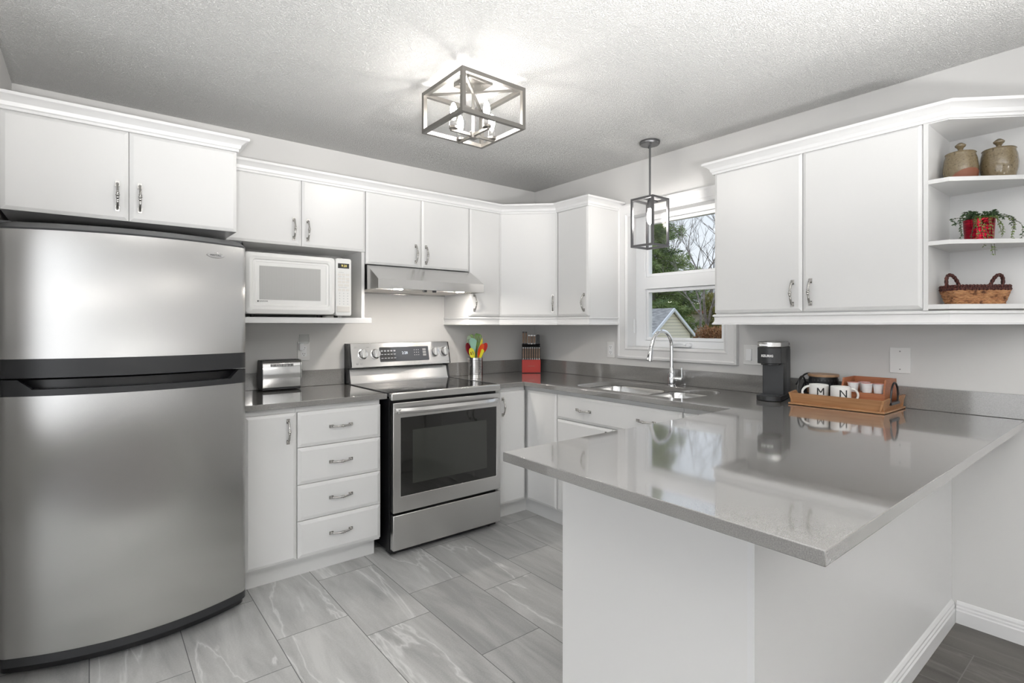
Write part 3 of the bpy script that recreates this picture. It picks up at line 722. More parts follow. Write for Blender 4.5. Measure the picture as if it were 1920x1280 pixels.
# undermount double sink
t = thing('sink', 'stainless double bowl sink set under the grey counter below the window', 'sink', (-0.33, -1.4, CT0))
def bowl(x0, x1, y0, y1, depth):
    mb = MB(); rings = []
    for (ins, z) in ((-0.022, -0.001), (0.0, -0.001), (0.004, -0.02), (0.010, -depth + 0.03), (0.022, -depth + 0.006), (0.04, -depth)):
        rings.append([(x, y, z) for (x, y) in rrect(x0 + ins, x1 - ins, y0 + ins, y1 - ins, 0.07, 6)])
    n = len(rings[0]); vs = [p for r_ in rings for p in r_]; fs = []
    for j in range(len(rings) - 1):
        for i in range(n): fs.append((j * n + i, j * n + (i + 1) % n, (j + 1) * n + (i + 1) % n, (j + 1) * n + i))
    fs.append(tuple(range((len(rings) - 1) * n, len(rings) * n)))
    mb.add(vs, fs); return mb
bA = bowl(-0.235, 0.195, -0.045, 0.395, 0.20); bB = bowl(-0.235, 0.195, -0.415, -0.085, 0.17)
obj('bowl', bA, 'sink_steel', t, smooth=40, fix=False); obj('bowl', bB, 'sink_steel', t, smooth=40, fix=False)
for (y) in (0.17, -0.25):
    obj('drain', MB().lathe([(0.0, 0.0), (0.045, 0.0), (0.045, 0.004), (0.03, 0.004), (0.028, 0.001), (0, 0.001)], (0, y, -0.199 if y > 0 else -0.169), 24), 'chrome', t)

# faucet
t = thing('faucet', 'chrome pull-down kitchen faucet with a high arched spout behind the sink', 'faucet', (-0.073, -1.413, CT1))
obj('body', MB().lathe([(0.0265, 0), (0.0265, 0.006), (0.024, 0.009), (0.0225, 0.05), (0.0225, 0.075), (0.016, 0.10), (0.0125, 0.115), (0.0, 0.115)], seg=24), 'chrome', t)
pts = [(0, 0, 0.11), (0, 0, 0.16), (0, 0, 0.21), (0, 0, 0.25)]
rr = 0.098
for i in range(1, 15):
    a = R(i * 12.0); pts.append((-rr + rr * math.cos(a), 0.006 * i / 14, 0.25 + rr * math.sin(a)))
last = Vector(pts[-1]); pts += [tuple(last + Vector((-0.010, 0.001, -0.02)))]
obj('spout', MB().tube(pts, 0.0115, 14), 'chrome', t)
p0 = Vector(pts[-1]); dr = Vector((-0.17, 0.02, -1)).normalized()
sp = MB().tube([tuple(p0), tuple(p0 + dr * 0.01), tuple(p0 + dr * 0.012), tuple(p0 + dr * 0.085), tuple(p0 + dr * 0.088)], [0.0115, 0.0125, 0.0140, 0.0185, 0.0165], 16)
so = obj('spray_head', sp, 'chrome', t)
obj('spray_button', MB().tube([tuple(p0 + dr * 0.045 + Vector((-0.016, 0, 0))), tuple(p0 + dr * 0.062 + Vector((-0.021, 0, 0)))], 0.0035, 8), 'charcoal', so)
lv = obj('handle', MB().tube([(0, -0.018, 0.045), (0, -0.065, 0.045), (0, -0.0655, 0.045), (0, -0.082, 0.045)], [0.0145, 0.0145, 0.0165, 0.0165], 18), 'chrome', t)
obj('lever', MB().tube([(0, -0.074, 0.058), (0, -0.074, 0.118)], [0.0052, 0.0062], 12), 'chrome', lv)

# ------------------------------------------------------------------ refrigerator
def fridge():
    X0, X1 = -3.236, -2.420
    t = thing('refrigerator', 'large stainless steel top-freezer refrigerator with black trim', 'refrigerator', (X0, 0, 0))
    W = X1 - X0
    def yf(x, off=0.0):
        u = (x - W / 2) / (W / 2); y = -0.775 - 0.105 * (1 - u * u) + off
        e = min(x, W - x)
        if e < 0.022: y += 0.022 - math.sqrt(max(0, 0.022 ** 2 - (0.022 - e) ** 2)) * 1.0
        return y
    xs = sorted(set([0, 0.001, 0.003, 0.007, 0.013, 0.022] + [W * i / 36 for i in range(1, 36)] + [W - k for k in (0, 0.001, 0.003, 0.007, 0.013, 0.022)]))
    obj('body', MB().box(0.002, W - 0.002, -0.03, -0.685, 0.045, 1.672), 'black_plastic', t, bevel=0.004)
    def slab(z0, z1, off=0.0, back=-0.69): return MB().loft(xs, lambda x: [(back, z0), (yf(x, off), z0), (yf(x, off), z1), (back, z1)])
    f = obj('freezer_door', slab(1.178, 1.650), 'steel_fridge', t, smooth=30)
    obj('bottom_trim', slab(1.108, 1.1775, -0.002), 'black_plastic', f, bevel=0.003)
    cap = MB().loft(xs, lambda x: [(-0.69, 1.6505), (yf(x, 0.0), 1.6505), (yf(x, 0.004), 1.658), (yf(x, 0.10), 1.690), (-0.69, 1.692)])
    obj('top_cap', cap, 'charcoal', f, smooth=30)
    g = obj('fridge_door', slab(0.098, 1.042), 'steel_fridge', t, smooth=30)
    obj('lower_edge', slab(0.066, 0.0975, -0.001), 'black_plastic', g, smooth=30)
    def strip_top(x):
        for (a, b) in ((x - 0.055, 0.07), (W - 0.035 - x, 0.05)):
            if a < 0: return 1.102
        if x < 0.095: return 1.102 - 0.034 * min(1, (x - 0.055) / 0.04)
        if x > W - 0.070: return 1.102 - 0.034 * min(1, (W - 0.035 - x) / 0.035)
        return 1.066
    xs2 = sorted(set(xs + [0.055, 0.075, 0.095, W - 0.070, W - 0.052, W - 0.035]))
    s = MB().loft(xs2, lambda x: [(yf(x, 0.030) if 0.095 < x < W - 0.07 else -0.69, 1.0425), (yf(x, -0.002), 1.0425), (yf(x, -0.002), strip_top(x)), (yf(x, 0.030) if 0.095 < x < W - 0.07 else -0.69, strip_top(x))])
    hs = obj('handle_strip', s, 'black_plastic', g, smooth=30)
    obj('recess', MB().loft(xs, lambda x: [(-0.692, 1.043), (yf(x, 0.048), 1.043), (yf(x, 0.048), 1.098), (-0.692, 1.098)]), 'black_satin', g, smooth=30)
    obj('hinge', MB().box(W - 0.052, W - 0.008, -0.700, -0.762, 1.1035, 1.1075), 'steel_plain', t, bevel=0.001)
    obj('grille', MB().loft(xs, lambda x: [(-0.60, 0.02), (yf(x, 0.055), 0.02), (yf(x, 0.045), 0.064), (-0.60, 0.064)]), 'black_satin', t, smooth=30)
    for (x, y) in ((0.05, -0.66), (W - 0.035, -0.66), (0.05, -0.1), (W - 0.05, -0.1)):
        obj('foot', MB().lathe([(0.018, 0), (0.018, 0.012), (0.008, 0.014), (0.008, 0.05), (0, 0.05)], (x, y, 0), 12), 'rubber', t)
    # maker's oval badge, riding on the curved door
    bx, bz = -2.552 - X0, 1.602
    vs = []; n = 24
    def bp(u, w, off): return (bx + u, yf(bx + u) - off, bz + w)
    mb = MB(); 
    out = []
    for i in range(n):
        a = 2 * math.pi * i / n; u = 0.036 * math.cos(a); w = 0.0125 * math.sin(a) * (abs(math.sin(a)) ** 0.25)
        out.append((u, w))
    vs = [bp(u, w, 0.0002) for (u, w) in out] + [bp(u * 0.96, w * 0.92, 0.003) for (u, w) in out] + [bp(u * 0.86, w * 0.80, 0.0034) for (u, w) in out]
    fs = [(i, (i + 1) % n, n + (i + 1) % n, n + i) for i in range(n)] + [(n + i, n + (i + 1) % n, 2 * n + (i + 1) % n, 2 * n + i) for i in range(n)] + [tuple(range(2 * n, 3 * n))]
    mb.add(vs, fs); bd = obj('badge', mb, 'steel_polished', f, smooth=40)
    tx = text_mb('MAYTAG', 0.011, 0.0003)
    tx.v = [(bx + x, yf(bx + x) - 0.0036 + y, bz + z) for (x, y, z) in tx.v]
    obj('lettering', tx, 'charcoal', bd, smooth=0)
fridge()

# ------------------------------------------------------------------ range hood
t = thing('range_hood', 'slim stainless steel range hood with two lit lamps over the range', 'range hood', (-1.655, 0, 1.515))
W = 0.762
prof = [(-0.003, 0.006), (-0.500, 0.006), (-0.500, 0.062), (-0.335, 0.157), (-0.003, 0.157)]
hb = MB()
# shell: front lip, sloped top, sides, with a recessed underside
hb.prism(prof, 0, 0.004, 'x'); hb.prism(prof, W - 0.004, W, 'x')
hb.box(0.004, W - 0.004, -0.496, -0.500, 0.006, 0.062)
hb.add([(0.004, -0.500, 0.062), (W - 0.004, -0.500, 0.062), (W - 0.004, -0.335, 0.157), (0.004, -0.335, 0.157), (0.004, -0.496, 0.058), (W - 0.004, -0.496, 0.058), (W - 0.004, -0.333, 0.152), (0.004, -0.333, 0.152)],
       [(0, 1, 2, 3), (4, 7, 6, 5), (0, 4, 5, 1), (3, 2, 6, 7), (0, 3, 7, 4), (1, 5, 6, 2)])
hb.box(0.004, W - 0.004, -0.003, -0.333, 0.152, 0.157)
hb.box(0.004, W - 0.004, -0.003, -0.008, 0.0, 0.152)
obj('shell', hb, 'steel', t, smooth=0)
obj('underside', MB().box(0.004, W - 0.004, -0.010, -0.4955, 0.014, 0.018), 'steel_plain', t, smooth=0)
for k in range(2): obj('filter', MB().box(0.03 + k * 0.355, 0.375 + k * 0.355, -0.06, -0.395, 0.006, 0.0135), 'filter_mesh', t, bevel=0.002)
for x in (0.153, 0.601):
    l = obj('lamp', MB().lathe([(0.034, 0.0), (0.034, 0.006), (0.028, 0.0065), (0.0, 0.0065)], (x, -0.450, 0.007), 24), 'steel_plain', t)
    obj('bulb', MB().lathe([(0.0, -0.001), (0.027, -0.001), (0.027, 0.002), (0.0, 0.002)], (x, -0.450, 0.006), 20), 'hood_glow', l)
for x in (0.330, 0.400): obj('knob', MB().lathe([(0.0, -0.012), (0.013, -0.012), (0.014, 0.0), (0.014, 0.006), (0, 0.006)], (x, -0.462, 0.007), 16), 'black_plastic', t)

# ------------------------------------------------------------------ electric range
def kitchen_range():
    W = 0.762; X0 = -1.6675
    t = thing('range', 'stainless steel electric range with glass cooktop and oven window', 'range', (X0, 0, 0))
    obj('body', MB().box(0.006, W - 0.006, -0.03, -0.655, 0.030, 0.885), 'black_satin', t, smooth=0)
    c = obj('cooktop', MB().box(0.004, W - 0.004, -0.085, -0.668, 0.886, 0.9195), 'cooktop_glass', t, bevel=0.002)
    for (x, y, r) in ((0.20, -0.24, 0.085), (0.56, -0.24, 0.11), (0.20, -0.50, 0.11), (0.56, -0.50, 0.085)):
        obj('burner_ring', MB().lathe([(r, 0), (r + 0.0012, 0), (r + 0.0012, 0.0003), (r, 0.0003), (r, 0)], (x, y, 0.9196), 48, cap=False), 'charcoal', c)
    obj('front_rail', MB().box(0, W, -0.6685, -0.702, 0.880, 0.921), 'steel', t, bevel=0.006, seg=3)
    for x in (0.0, W - 0.0038): obj('side_rail', MB().box(x, x + 0.0038, -0.085, -0.668, 0.9, 0.9215), 'charcoal', t, smooth=0)
    # oven door
    y1, y0 = -0.703, -0.661
    d = obj('oven_door', MB().holed([(0.010, 0.250), (W - 0.002, 0.250), (W - 0.002, 0.866), (0.010, 0.866)], [[(0.056, 0.338), (W - 0.034, 0.338), (W - 0.034, 0.780), (0.056, 0.780)]], y1, y0, axis='y'), 'steel', t, bevel=0.003)
    obj('door_glass', MB().box(0.0565, W - 0.0345, -0.664, -0.7015, 0.3385, 0.7795), 'oven_glass', d, smooth=0)
    obj('oven_window', MB().box(0.130, W - 0.110, -0.7014, -0.7020, 0.400, 0.705), 'oven_window', d, smooth=0)
    def hsec(x):
        u = (x - W / 2) / (W / 2 - 0.02); b = -0.748 + 0.030 * abs(u) ** 6
        zt, zb = 0.836, 0.800 - 0.010 * (1 - u * u) + 0.010
        return [(b + 0.014, zt), (b + 0.004, zt + 0.001), (b, zt - 0.008), (b - 0.004, (zt + zb) / 2), (b + 0.002, zb + 0.004), (b + 0.014, zb)]
    hx = [0.020 + (W - 0.040) * i / 30 for i in range(31)]
    h = obj('handle', MB().loft(hx, hsec), 'steel', d, smooth=35)
    for x in (0.030, W - 0.046): obj('handle_bracket', MB().box(x, x + 0.016, -0.703, -0.728, 0.808, 0.834), 'steel', h, bevel=0.002)
    # storage drawer and kick
    obj('drawer', MB().box(0.010, W - 0.002, -0.661, -0.703, 0.040, 0.236), 'steel', t, bevel=0.003)
    obj('kick_plate', MB().box(0.012, W - 0.012, -0.60, -0.662, 0.012, 0.0395), 'black_satin', t, smooth=0)
    for (x, y) in ((0.05, -0.63), (W - 0.05, -0.63), (0.05, -0.1), (W - 0.05, -0.1)):
        obj('foot', MB().lathe([(0.016, 0), (0.016, 0.03), (0, 0.03)], (x, y, 0), 12), 'rubber', t)
    # back guard: riser and tilted control console
    obj('riser', MB().prism([(-0.004, 0.9), (-0.004, 1.012), (-0.054, 1.012), (-0.078, 0.934), (-0.084, 0.920), (-0.084, 0.9)], 0.012, W - 0.012, 'x'), 'steel', t, bevel=0.002)
    obj('guard_side', MB().prism([(-0.004, 0.9), (-0.004, 1.180), (-0.062, 1.180), (-0.098, 1.026), (-0.060, 1.016), (-0.084, 0.93), (-0.084, 0.9)], 0.0, 0.0118, 'x'), 'black_satin', t, smooth=0)
    obj('guard_side', MB().prism([(-0.004, 0.9), (-0.004, 1.180), (-0.062, 1.180), (-0.098, 1.026), (-0.060, 1.016), (-0.084, 0.93), (-0.084, 0.9)], W - 0.0118, W, 'x'), 'charcoal', t, smooth=0)
    k = obj('console', MB().prism([(-0.006, 1.022), (-0.006, 1.181), (-0.070, 1.183), (-0.107, 1.024)], 0.012, W - 0.012, 'x'), 'steel', t, bevel=0.003)
    # frame of the sloping console face
    P0 = Vector((0, -0.107, 1.024)); P1 = Vector((0, -0.070, 1.183)); up = (P1 - P0).normalized(); nrm = Vector((0, -up.z, up.y))
    tilt = math.atan2(up.y, up.z)
    def onface(x, s, d=0.0): q = P0 + up * s + nrm * d; return (x, q.y, q.z)
    def F(mb_fn, x, s, d=0.0):
        M = Matrix.Translation(onface(x, s, d)) @ Matrix.Rotation(-tilt, 4, 'X'); return MB(M)
    m = F(None, 0.396, 0.082, 0.0008); m.prism(rrect(-0.186, 0.186, -0.050, 0.050, 0.006, 4), 0.0006, -0.0012, 'y')
    dsp = obj('display_panel', m, 'display_grey', k, smooth=30)
    m = F(None, 0.300, 0.082, 0.0008); m.prism([(-0.088, -0.048), (0.028, -0.048), (-0.012, 0.048), (-0.088, 0.048)], -0.0013, -0.0022, 'y')
    obj('dark_zone', m, 'black_plastic', dsp, smooth=0)
    m = F(None, 0.395, 0.088, 0.0032); tm = text_mb('2:28', 0.026, 0.0001); m.add(tm.v, tm.f); obj('clock_digits', m, 'led_white', dsp, smooth=0)
    m = F(None, 0, 0, 0); m = MB()
    for r_ in range(3):
        for c_ in range(5):
            M = Matrix.Translation(onface(0.226 + c_ * 0.023, 0.108 - r_ * 0.026, 0.0035)) @ Matrix.Rotation(-tilt, 4, 'X')
            q = MB(M).box(-0.0075, 0.0075, 0, -0.0003, -0.0018, 0.0018); m.add(q.v, q.f)
            if r_ == 0:
                q = MB(M).box(-0.0065, 0.0065, 0, -0.0003, -0.0065, -0.0035); m.add(q.v, q.f)
    for c_ in range(3):
        for r_ in range(3):
            M = Matrix.Translation(onface(0.470 + c_ * 0.016, 0.108 - r_ * 0.018, 0.0022)) @ Matrix.Rotation(-tilt, 4, 'X')
            q = MB(M).box(-0.0022, 0.0022, 0, -0.0003, -0.0022, 0.0022); m.add(q.v, q.f)
    obj('key_legends', m, 'print_light', dsp, smooth=0)
    m = F(None, 0.548, 0.082, 0.0022)
    for i in range(3): m.box(-0.013, 0.013, 0, -0.0004, 0.020 - i * 0.019, 0.034 - i * 0.019)
    obj('key_pads', m, 'chip_grey', dsp, smooth=0)
    for x in (0.092, 0.180, 0.632, 0.712):
        M = Matrix.Translation(onface(x, 0.088, 0.0)) @ Matrix.Rotation(-tilt, 4, 'X')
        q = MB(M); q.lathe([(0.034, 0.0), (0.034, -0.003), (0.030, -0.004), (0.029, -0.020), (0.027, -0.023), (0.0, -0.024)], seg=32, axis='y')
        kn = obj('knob', q, 'steel_polished', k, smooth=40)
        q = MB(M @ Matrix.Rotation(R(-6), 4, 'Y')); q.prism([(-0.008, -0.027), (0.008, -0.027), (0.006, 0.027), (-0.006, 0.027)], -0.022, -0.034, 'y')
        obj('grip', q, 'steel_plain', kn, bevel=0.002)
    # small printed marks
    for (x, s) in ((0.045, 0.140), (0.045, 0.132), (0.130, 0.134), (0.226, 0.137), (0.735, 0.020), (0.742, 0.136)):
        q = MB(Matrix.Translation(onface(x, s, 0.0006)) @ Matrix.Rotation(-tilt, 4, 'X')).box(-0.009, 0.009, 0, -0.0002, -0.0012, 0.0012); obj('printed_mark', q, 'chip_grey', k, smooth=0)
    for x in (0.050, 0.078):
        q = MB(Matrix.Translation(onface(x, 0.026, 0.0006)) @ Matrix.Rotation(-tilt, 4, 'X')).lathe([(0.0, 0.0), (0.0075, 0.0), (0.0075, -0.0003), (0, -0.0003)], seg=16, axis='y'); obj('printed_mark', q, 'chip_grey', k, smooth=0)
kitchen_range()

# ------------------------------------------------------------------ microwave
def microwave():
    X0, Z0 = -2.352, 1.3455
    t = thing('microwave', 'white countertop microwave in the niche beside the fridge', 'microwave', (X0, 0, Z0))
    W, Hh = 0.567, 0.341
    obj('body', MB().box(0, W, -0.05, -0.385, 0.015, Hh - 0.004), 'microwave_white', t, bevel=0.006)
    for (x, y) in ((0.05, -0.35), (0.40, -0.35), (0.50, -0.35), (0.05, -0.09), (0.50, -0.09)):
        obj('foot', MB().lathe([(0.011, 0), (0.011, 0.016), (0, 0.016)], (x, y, 0), 12), 'rubber', t)
    # door: rounded slab with stepped picture-frame recess
    dw = 0.473
    def ring(x0, x1, z0, z1, r, y): return [(x, y, z) for (x, z) in rrect(x0, x1, z0, z1, r, 5)]
    rings = [ring(0, dw, 0.015, Hh, 0.018, -0.386), ring(0, dw, 0.015, Hh, 0.018, -0.408), ring(0.004, dw - 0.004, 0.019, Hh - 0.004, 0.018, -0.418),
             ring(0.022, dw - 0.022, 0.040, Hh - 0.022, 0.020, -0.424), ring(0.036, dw - 0.034, 0.056, Hh - 0.036, 0.016, -0.420),
             ring(0.040, dw - 0.038, 0.060, Hh - 0.040, 0.014, -0.4135), ring(0.052, dw - 0.050, 0.070, Hh - 0.050, 0.004, -0.4125), ring(0.053, dw - 0.051, 0.071, Hh - 0.051, 0.003, -0.4105)]
    n = len(rings[0]); mb = MB(); vs = [p for r_ in rings for p in r_]; fs = [tuple(range(n))]
    for j in range(len(rings) - 1):
        for i in range(n): fs.append((j * n + i, j * n + (i + 1) % n, (j + 1) * n + (i + 1) % n, (j + 1) * n + i))
    fs.append(tuple(range((len(rings) - 1) * n, len(rings) * n)))
    mb.add(vs, fs); d = obj('door', mb, 'microwave_white', t, smooth=25)
    obj('window_screen', MB().box(0.072, 0.391, -0.409, -0.4122, 0.092, 0.270), MATS['mw_screen'], d, smooth=0)
    m = MB(Matrix.Translation((0.092, -0.4115, 0.083))); tm = text_mb('KENMORE', 0.0095, 0.0002); m.add(tm.v, tm.f)
    m.box(-0.030, -0.024, 0, -0.0004, -0.004, 0.004)
    obj('lettering', m, 'print_dark', d, smooth=0)
    p = obj('control_panel', MB().prism(rrect(dw + 0.0015, W, 0.010, Hh, 0.012, 4), -0.386, -0.420, 'y'), 'microwave_white', t, bevel=0.004)
    obj('display', MB().box(dw + 0.014, dw + 0.080, -0.4195, -0.4208, 0.284, 0.312), 'print_dark', p, smooth=0)
    m = MB(Matrix.Translation((dw + 0.050, -0.421, 0.298))); tm = text_mb('9:20', 0.019, 0.0001); m.add(tm.v, tm.f); obj('clock_digits', m, 'led_amber', p, smooth=0)
    b = MB(); 
    for (r_, z) in enumerate((0.247, 0.224, 0.205, 0.186)):
        for c_ in range(3 if r_ < 3 else 2):
            ww = 0.0095 if r_ < 3 else 0.015
            x = dw + (0.024 + c_ * 0.0235 if r_ < 3 else 0.030 + c_ * 0.035)
            b.prism(rrect(x - ww, x + ww, z - 0.0065, z + 0.0065, 0.003, 2), -0.4198, -0.4206, 'y')
    for x in (0.024, 0.0475, 0.071): b.prism(rrect(dw + x - 0.0095, dw + x + 0.0095, 0.152, 0.166, 0.0065, 3), -0.4198, -0.4206, 'y')
    obj('keypad', b, 'cream_button', p, smooth=0)
    b = MB()
    for r_ in range(5):
        for c_ in range(3): b.box(dw + 0.022 + c_ * 0.0235, dw + 0.027 + c_ * 0.0235, -0.4198, -0.4203, 0.138 - r_ * 0.0155, 0.1425 - r_ * 0.0155)
    for (z, c_, w_) in ((0.260, 0, 0.03), (0.236, 0, 0.018), (0.236, 1, 0.012), (0.214, 2, 0.016), (0.174, 0, 0.05)):
        b.box(dw + 0.018 + c_ * 0.0235, dw + 0.018 + c_ * 0.0235 + w_, -0.4198, -0.4203, z - 0.001, z + 0.001)
    obj('key_legends', b, 'print_grey', p, smooth=0)
    obj('door_button', MB().box(dw + 0.006, dw + 0.084, -0.419, -0.4235, 0.032, 0.066), 'cream_button', p, bevel=0.002)
ramp_mat('mw_screen', 'wave', [(0.2, (0.36, 0.36, 0.35)), (0.8, (0.50, 0.50, 0.49))], 0.3, scale=70, distort=0.6)
microwave()

# ------------------------------------------------------------------ ceiling fixture
def bulb_mb(c, s=1.0, down=False):
    prof = [(0.0, 0.0), (0.007, 0.001), (0.009, 0.008), (0.0135, 0.025), (0.0155, 0.040), (0.0135, 0.058), (0.007, 0.074), (0.0, 0.080)]
    prof = [(r * s, (-z if down else z) * s) for (r, z) in prof]
    return MB().lathe(prof, c, 14)
def fixture():
    cx, cy = -1.577, -1.368
    t = thing('ceiling_light', 'square open-cage flush ceiling light with four lit candle bulbs', 'ceiling light', (cx, cy, H))
    s, zb, zt, b = 0.174, 2.215 - H, 2.388 - H, 0.0090
    f = MB()
    for z in (zb, zt):
        f.box(-s, s, -s, -s + 2 * b, z - b, z + b).box(-s, s, s - 2 * b, s, z - b, z + b).box(-s, -s + 2 * b, -s + 2 * b, s - 2 * b, z - b, z + b).box(s - 2 * b, s, -s + 2 * b, s - 2 * b, z - b, z + b)
    for x in (-s, s - 2 * b):
        for y in (-s, s - 2 * b): f.box(x, x + 2 * b, y, y + 2 * b, zb + b, zt - b)
    obj('cage', f, 'fixture_metal', t, smooth=0)
    cr = MB()
    for a in (45, 135):
        M = Matrix.Rotation(R(a), 4, 'Z'); q = MB(M).box(-s * 1.36, s * 1.36, -0.005, 0.005, zt - 0.006, zt + 0.004); cr.add(q.v, q.f)
    obj('cross_bar', cr, 'fixture_metal', t, smooth=0)
    obj('canopy', MB().box(-0.066, 0.066, -0.066, 0.066, -0.022, -0.001), 'fixture_metal', t, bevel=0.002)
    for y in (-0.03, 0.03): obj('canopy_screw', MB().lathe([(0.006, -0.030), (0.006, -0.022), (0.0, -0.022)], (y, -y, 0), 10), 'fixture_metal', t)
    obj('stem', MB().lathe([(0.0065, -0.255), (0.0065, -0.02)], (0, 0, 0), 12), 'fixture_metal', t)
    obj('hub', MB().box(-0.017, 0.017, -0.017, 0.017, -0.268, -0.238), 'fixture_metal', t, bevel=0.001)
    for a in (0, 90, 180, 270):
        M = Matrix.Rotation(R(a), 4, 'Z')
        q = MB(M).box(0.017, 0.122, -0.006, 0.006, -0.258, -0.246); ar = obj('arm', q, 'fixture_metal', t, smooth=0)
        p = M @ Vector((0.108, 0, 0))
        obj('cup', MB().lathe([(0.0, -0.248), (0.020, -0.246), (0.020, -0.236), (0.0, -0.236)], (p.x, p.y, 0), 20), 'fixture_metal', ar)
        obj('glass_sleeve', MB().lathe([(0.0185, -0.236), (0.0185, -0.165)], (p.x, p.y, 0), 20, cap=False), 'clear_glass', ar)
        obj('bulb', bulb_mb((p.x, p.y, -0.205), 1.0), 'bulb_glow', ar)
fixture()

def pendant():
    cx, cy = -0.266, -1.388
    t = thing('pendant_light', 'dark grey cage pendant light with one lit bulb hanging before the window', 'pendant light', (cx, cy, H))
    h, zt, zb, b = 0.083, 2.078 - H, 1.790 - H, 0.0065
    obj('canopy', MB().lathe([(0.0, -0.001), (0.060, -0.001), (0.062, -0.006), (0.060, -0.016), (0.056, -0.022), (0.0, -0.022)], seg=32), 'pendant_metal', t)
    for x in (-0.03, 0.03): obj('canopy_screw', MB().lathe([(0.005, -0.030), (0.005, -0.022), (0.0, -0.022)], (x, x, 0), 10), 'pendant_metal', t)
    obj('rod', MB().lathe([(0.006, zt + b), (0.006, -0.022)], seg=12), 'pendant_metal', t)
    f = MB()
    for z in (zb, zt):
        f.box(-h, h, -h, -h + 2 * b, z - b, z + b).box(-h, h, h - 2 * b, h, z - b, z + b).box(-h, -h + 2 * b, -h + 2 * b, h - 2 * b, z - b, z + b).box(h - 2 * b, h, -h + 2 * b, h - 2 * b, z - b, z + b)
    for x in (-h, h - 2 * b):
        for y in (-h, h - 2 * b): f.box(x, x + 2 * b, y, y + 2 * b, zb + b, zt - b)
    f.box(-h + 2 * b, h - 2 * b, -b, b, zt - b * 0.8, zt + b * 0.8)
    obj('cage', f, 'pendant_metal', t, smooth=0)
    for (x0, x1, y0, y1) in ((-h + b - 0.001, -h + b + 0.001, -h + 2 * b, h - 2 * b), (h - b - 0.001, h - b + 0.001, -h + 2 * b, h - 2 * b), (-h + 2 * b, h - 2 * b, -h + b - 0.001, -h + b + 0.001), (-h + 2 * b, h - 2 * b, h - b - 0.001, h - b + 0.001)):
        obj('glass_pane', MB().box(x0, x1, y0, y1, zb + b, zt - b), 'clear_glass', t, smooth=0)
    obj('socket', MB().lathe([(0.0, zt - 0.055), (0.016, zt - 0.055), (0.016, zt - 0.006), (0.0, zt - 0.006)], seg=16), 'pendant_metal', t)
    obj('bulb', bulb_mb((0, 0, zt - 0.055), 1.25, True), 'pendant_glow', t)
pendant()

# ------------------------------------------------------------------ wall plates
def plate(name, label, cat, loc, rz, w, h, gangs, group=None):
    t = thing(name, label, cat, loc, rz, group)
    obj('plate', MB().prism(rrect(-w / 2, w / 2, -h / 2, h / 2, 0.003, 3), -0.0005, -0.006, 'y'), 'plate_white', t, bevel=0.0015)
    for (gx, kind) in gangs:
        if kind == 'outlet':
            o = obj('receptacle', MB().prism(rrect(gx - 0.017, gx + 0.017, -0.034, 0.034, 0.003, 3), -0.006, -0.0075, 'y'), 'vinyl_white', t)
            q = MB()
            for s in (-1, 1):
                zc = s * 0.019
                q.box(gx - 0.0075, gx - 0.0050, -0.0074, -0.0078, zc - 0.001, zc + 0.007).box(gx + 0.0050, gx + 0.0075, -0.0074, -0.0078, zc - 0.001, zc + 0.006)
                q.lathe([(0.0, -0.0074), (0.0026, -0.0074), (0.0026, -0.0078), (0, -0.0078)], (gx, 0, zc - 0.008), 8, 'y')
            obj('slots', q, 'socket_dark', o, smooth=0)
        elif kind == 'rocker':
            obj('rocker', MB().prism([(-0.006, -0.033), (-0.012, -0.033), (-0.0075, 0.0), (-0.009, 0.033), (-0.006, 0.033)], gx - 0.0165, gx + 0.0165, 'x'), 'vinyl_white', t, bevel=0.001)
        else:
            q = MB()
            for s in (-1, 1): q.lathe([(0.0, -0.006), (0.0032, -0.006), (0.0032, -0.0070), (0, -0.0072)], (gx, 0, s * 0.042), 10, 'y')
            obj('screw', q, 'chip_grey', t)
    return t
plate('wall_outlet', 'white duplex outlet on the wall left of the window', 'outlet', (0, -0.849, 1.123), RZB, 0.072, 0.116, [(0, 'outlet')])
plate('switch_plate', 'white double wall plate with rocker switch and outlet behind the coffee maker', 'switch', (0, -1.917, 1.131), RZB, 0.130, 0.112, [(-0.033, 'rocker'), (0.030, 'outlet')])
plate('blank_plate', 'blank white wall plate with two screws right of the wooden tray', 'wall plate', (0, -2.611, 1.1365), RZB, 0.082, 0.120, [(0, 'blank')])
plate('wall_outlet', 'white duplex outlet above the toaster', 'outlet', (-1.928, 0, 1.139), 0, 0.074, 0.118, [(0, 'outlet')])
t = thing('night_light', 'small plug-in night light with ribbed clear glass shade above the toaster outlet', 'night light', (-1.941, -0.008, 1.165))
obj('plug_body', MB().prism(rrect(-0.020, 0.006, -0.020, 0.024, 0.006, 4), 0, -0.026, 'y'), 'vinyl_white', t, bevel=0.002)
rb = []
for i in range(48):
    a = 2 * math.pi * i / 48; rr_ = 0.030 + (0.0018 if i % 2 else 0); rb.append((rr_ * math.cos(a), rr_ * math.sin(a)))
mbs = MB(); n = 48; vs = []; fs = []
for (k, z) in ((0.72, 0.020), (0.95, 0.030), (1.0, 0.052), (0.9, 0.072), (0.95, 0.080)):
    vs += [(x * k + 0.004, y * k * 0.8 - 0.034, z) for (x, y) in rb]
for j in range(4):
    for i in range(n): fs.append((j * n + i, j * n + (i + 1) % n, (j + 1) * n + (i + 1) % n, (j + 1) * n + i))
mbs.add(vs, fs); obj('glass_shade', mbs, 'ribbed_glass', t)

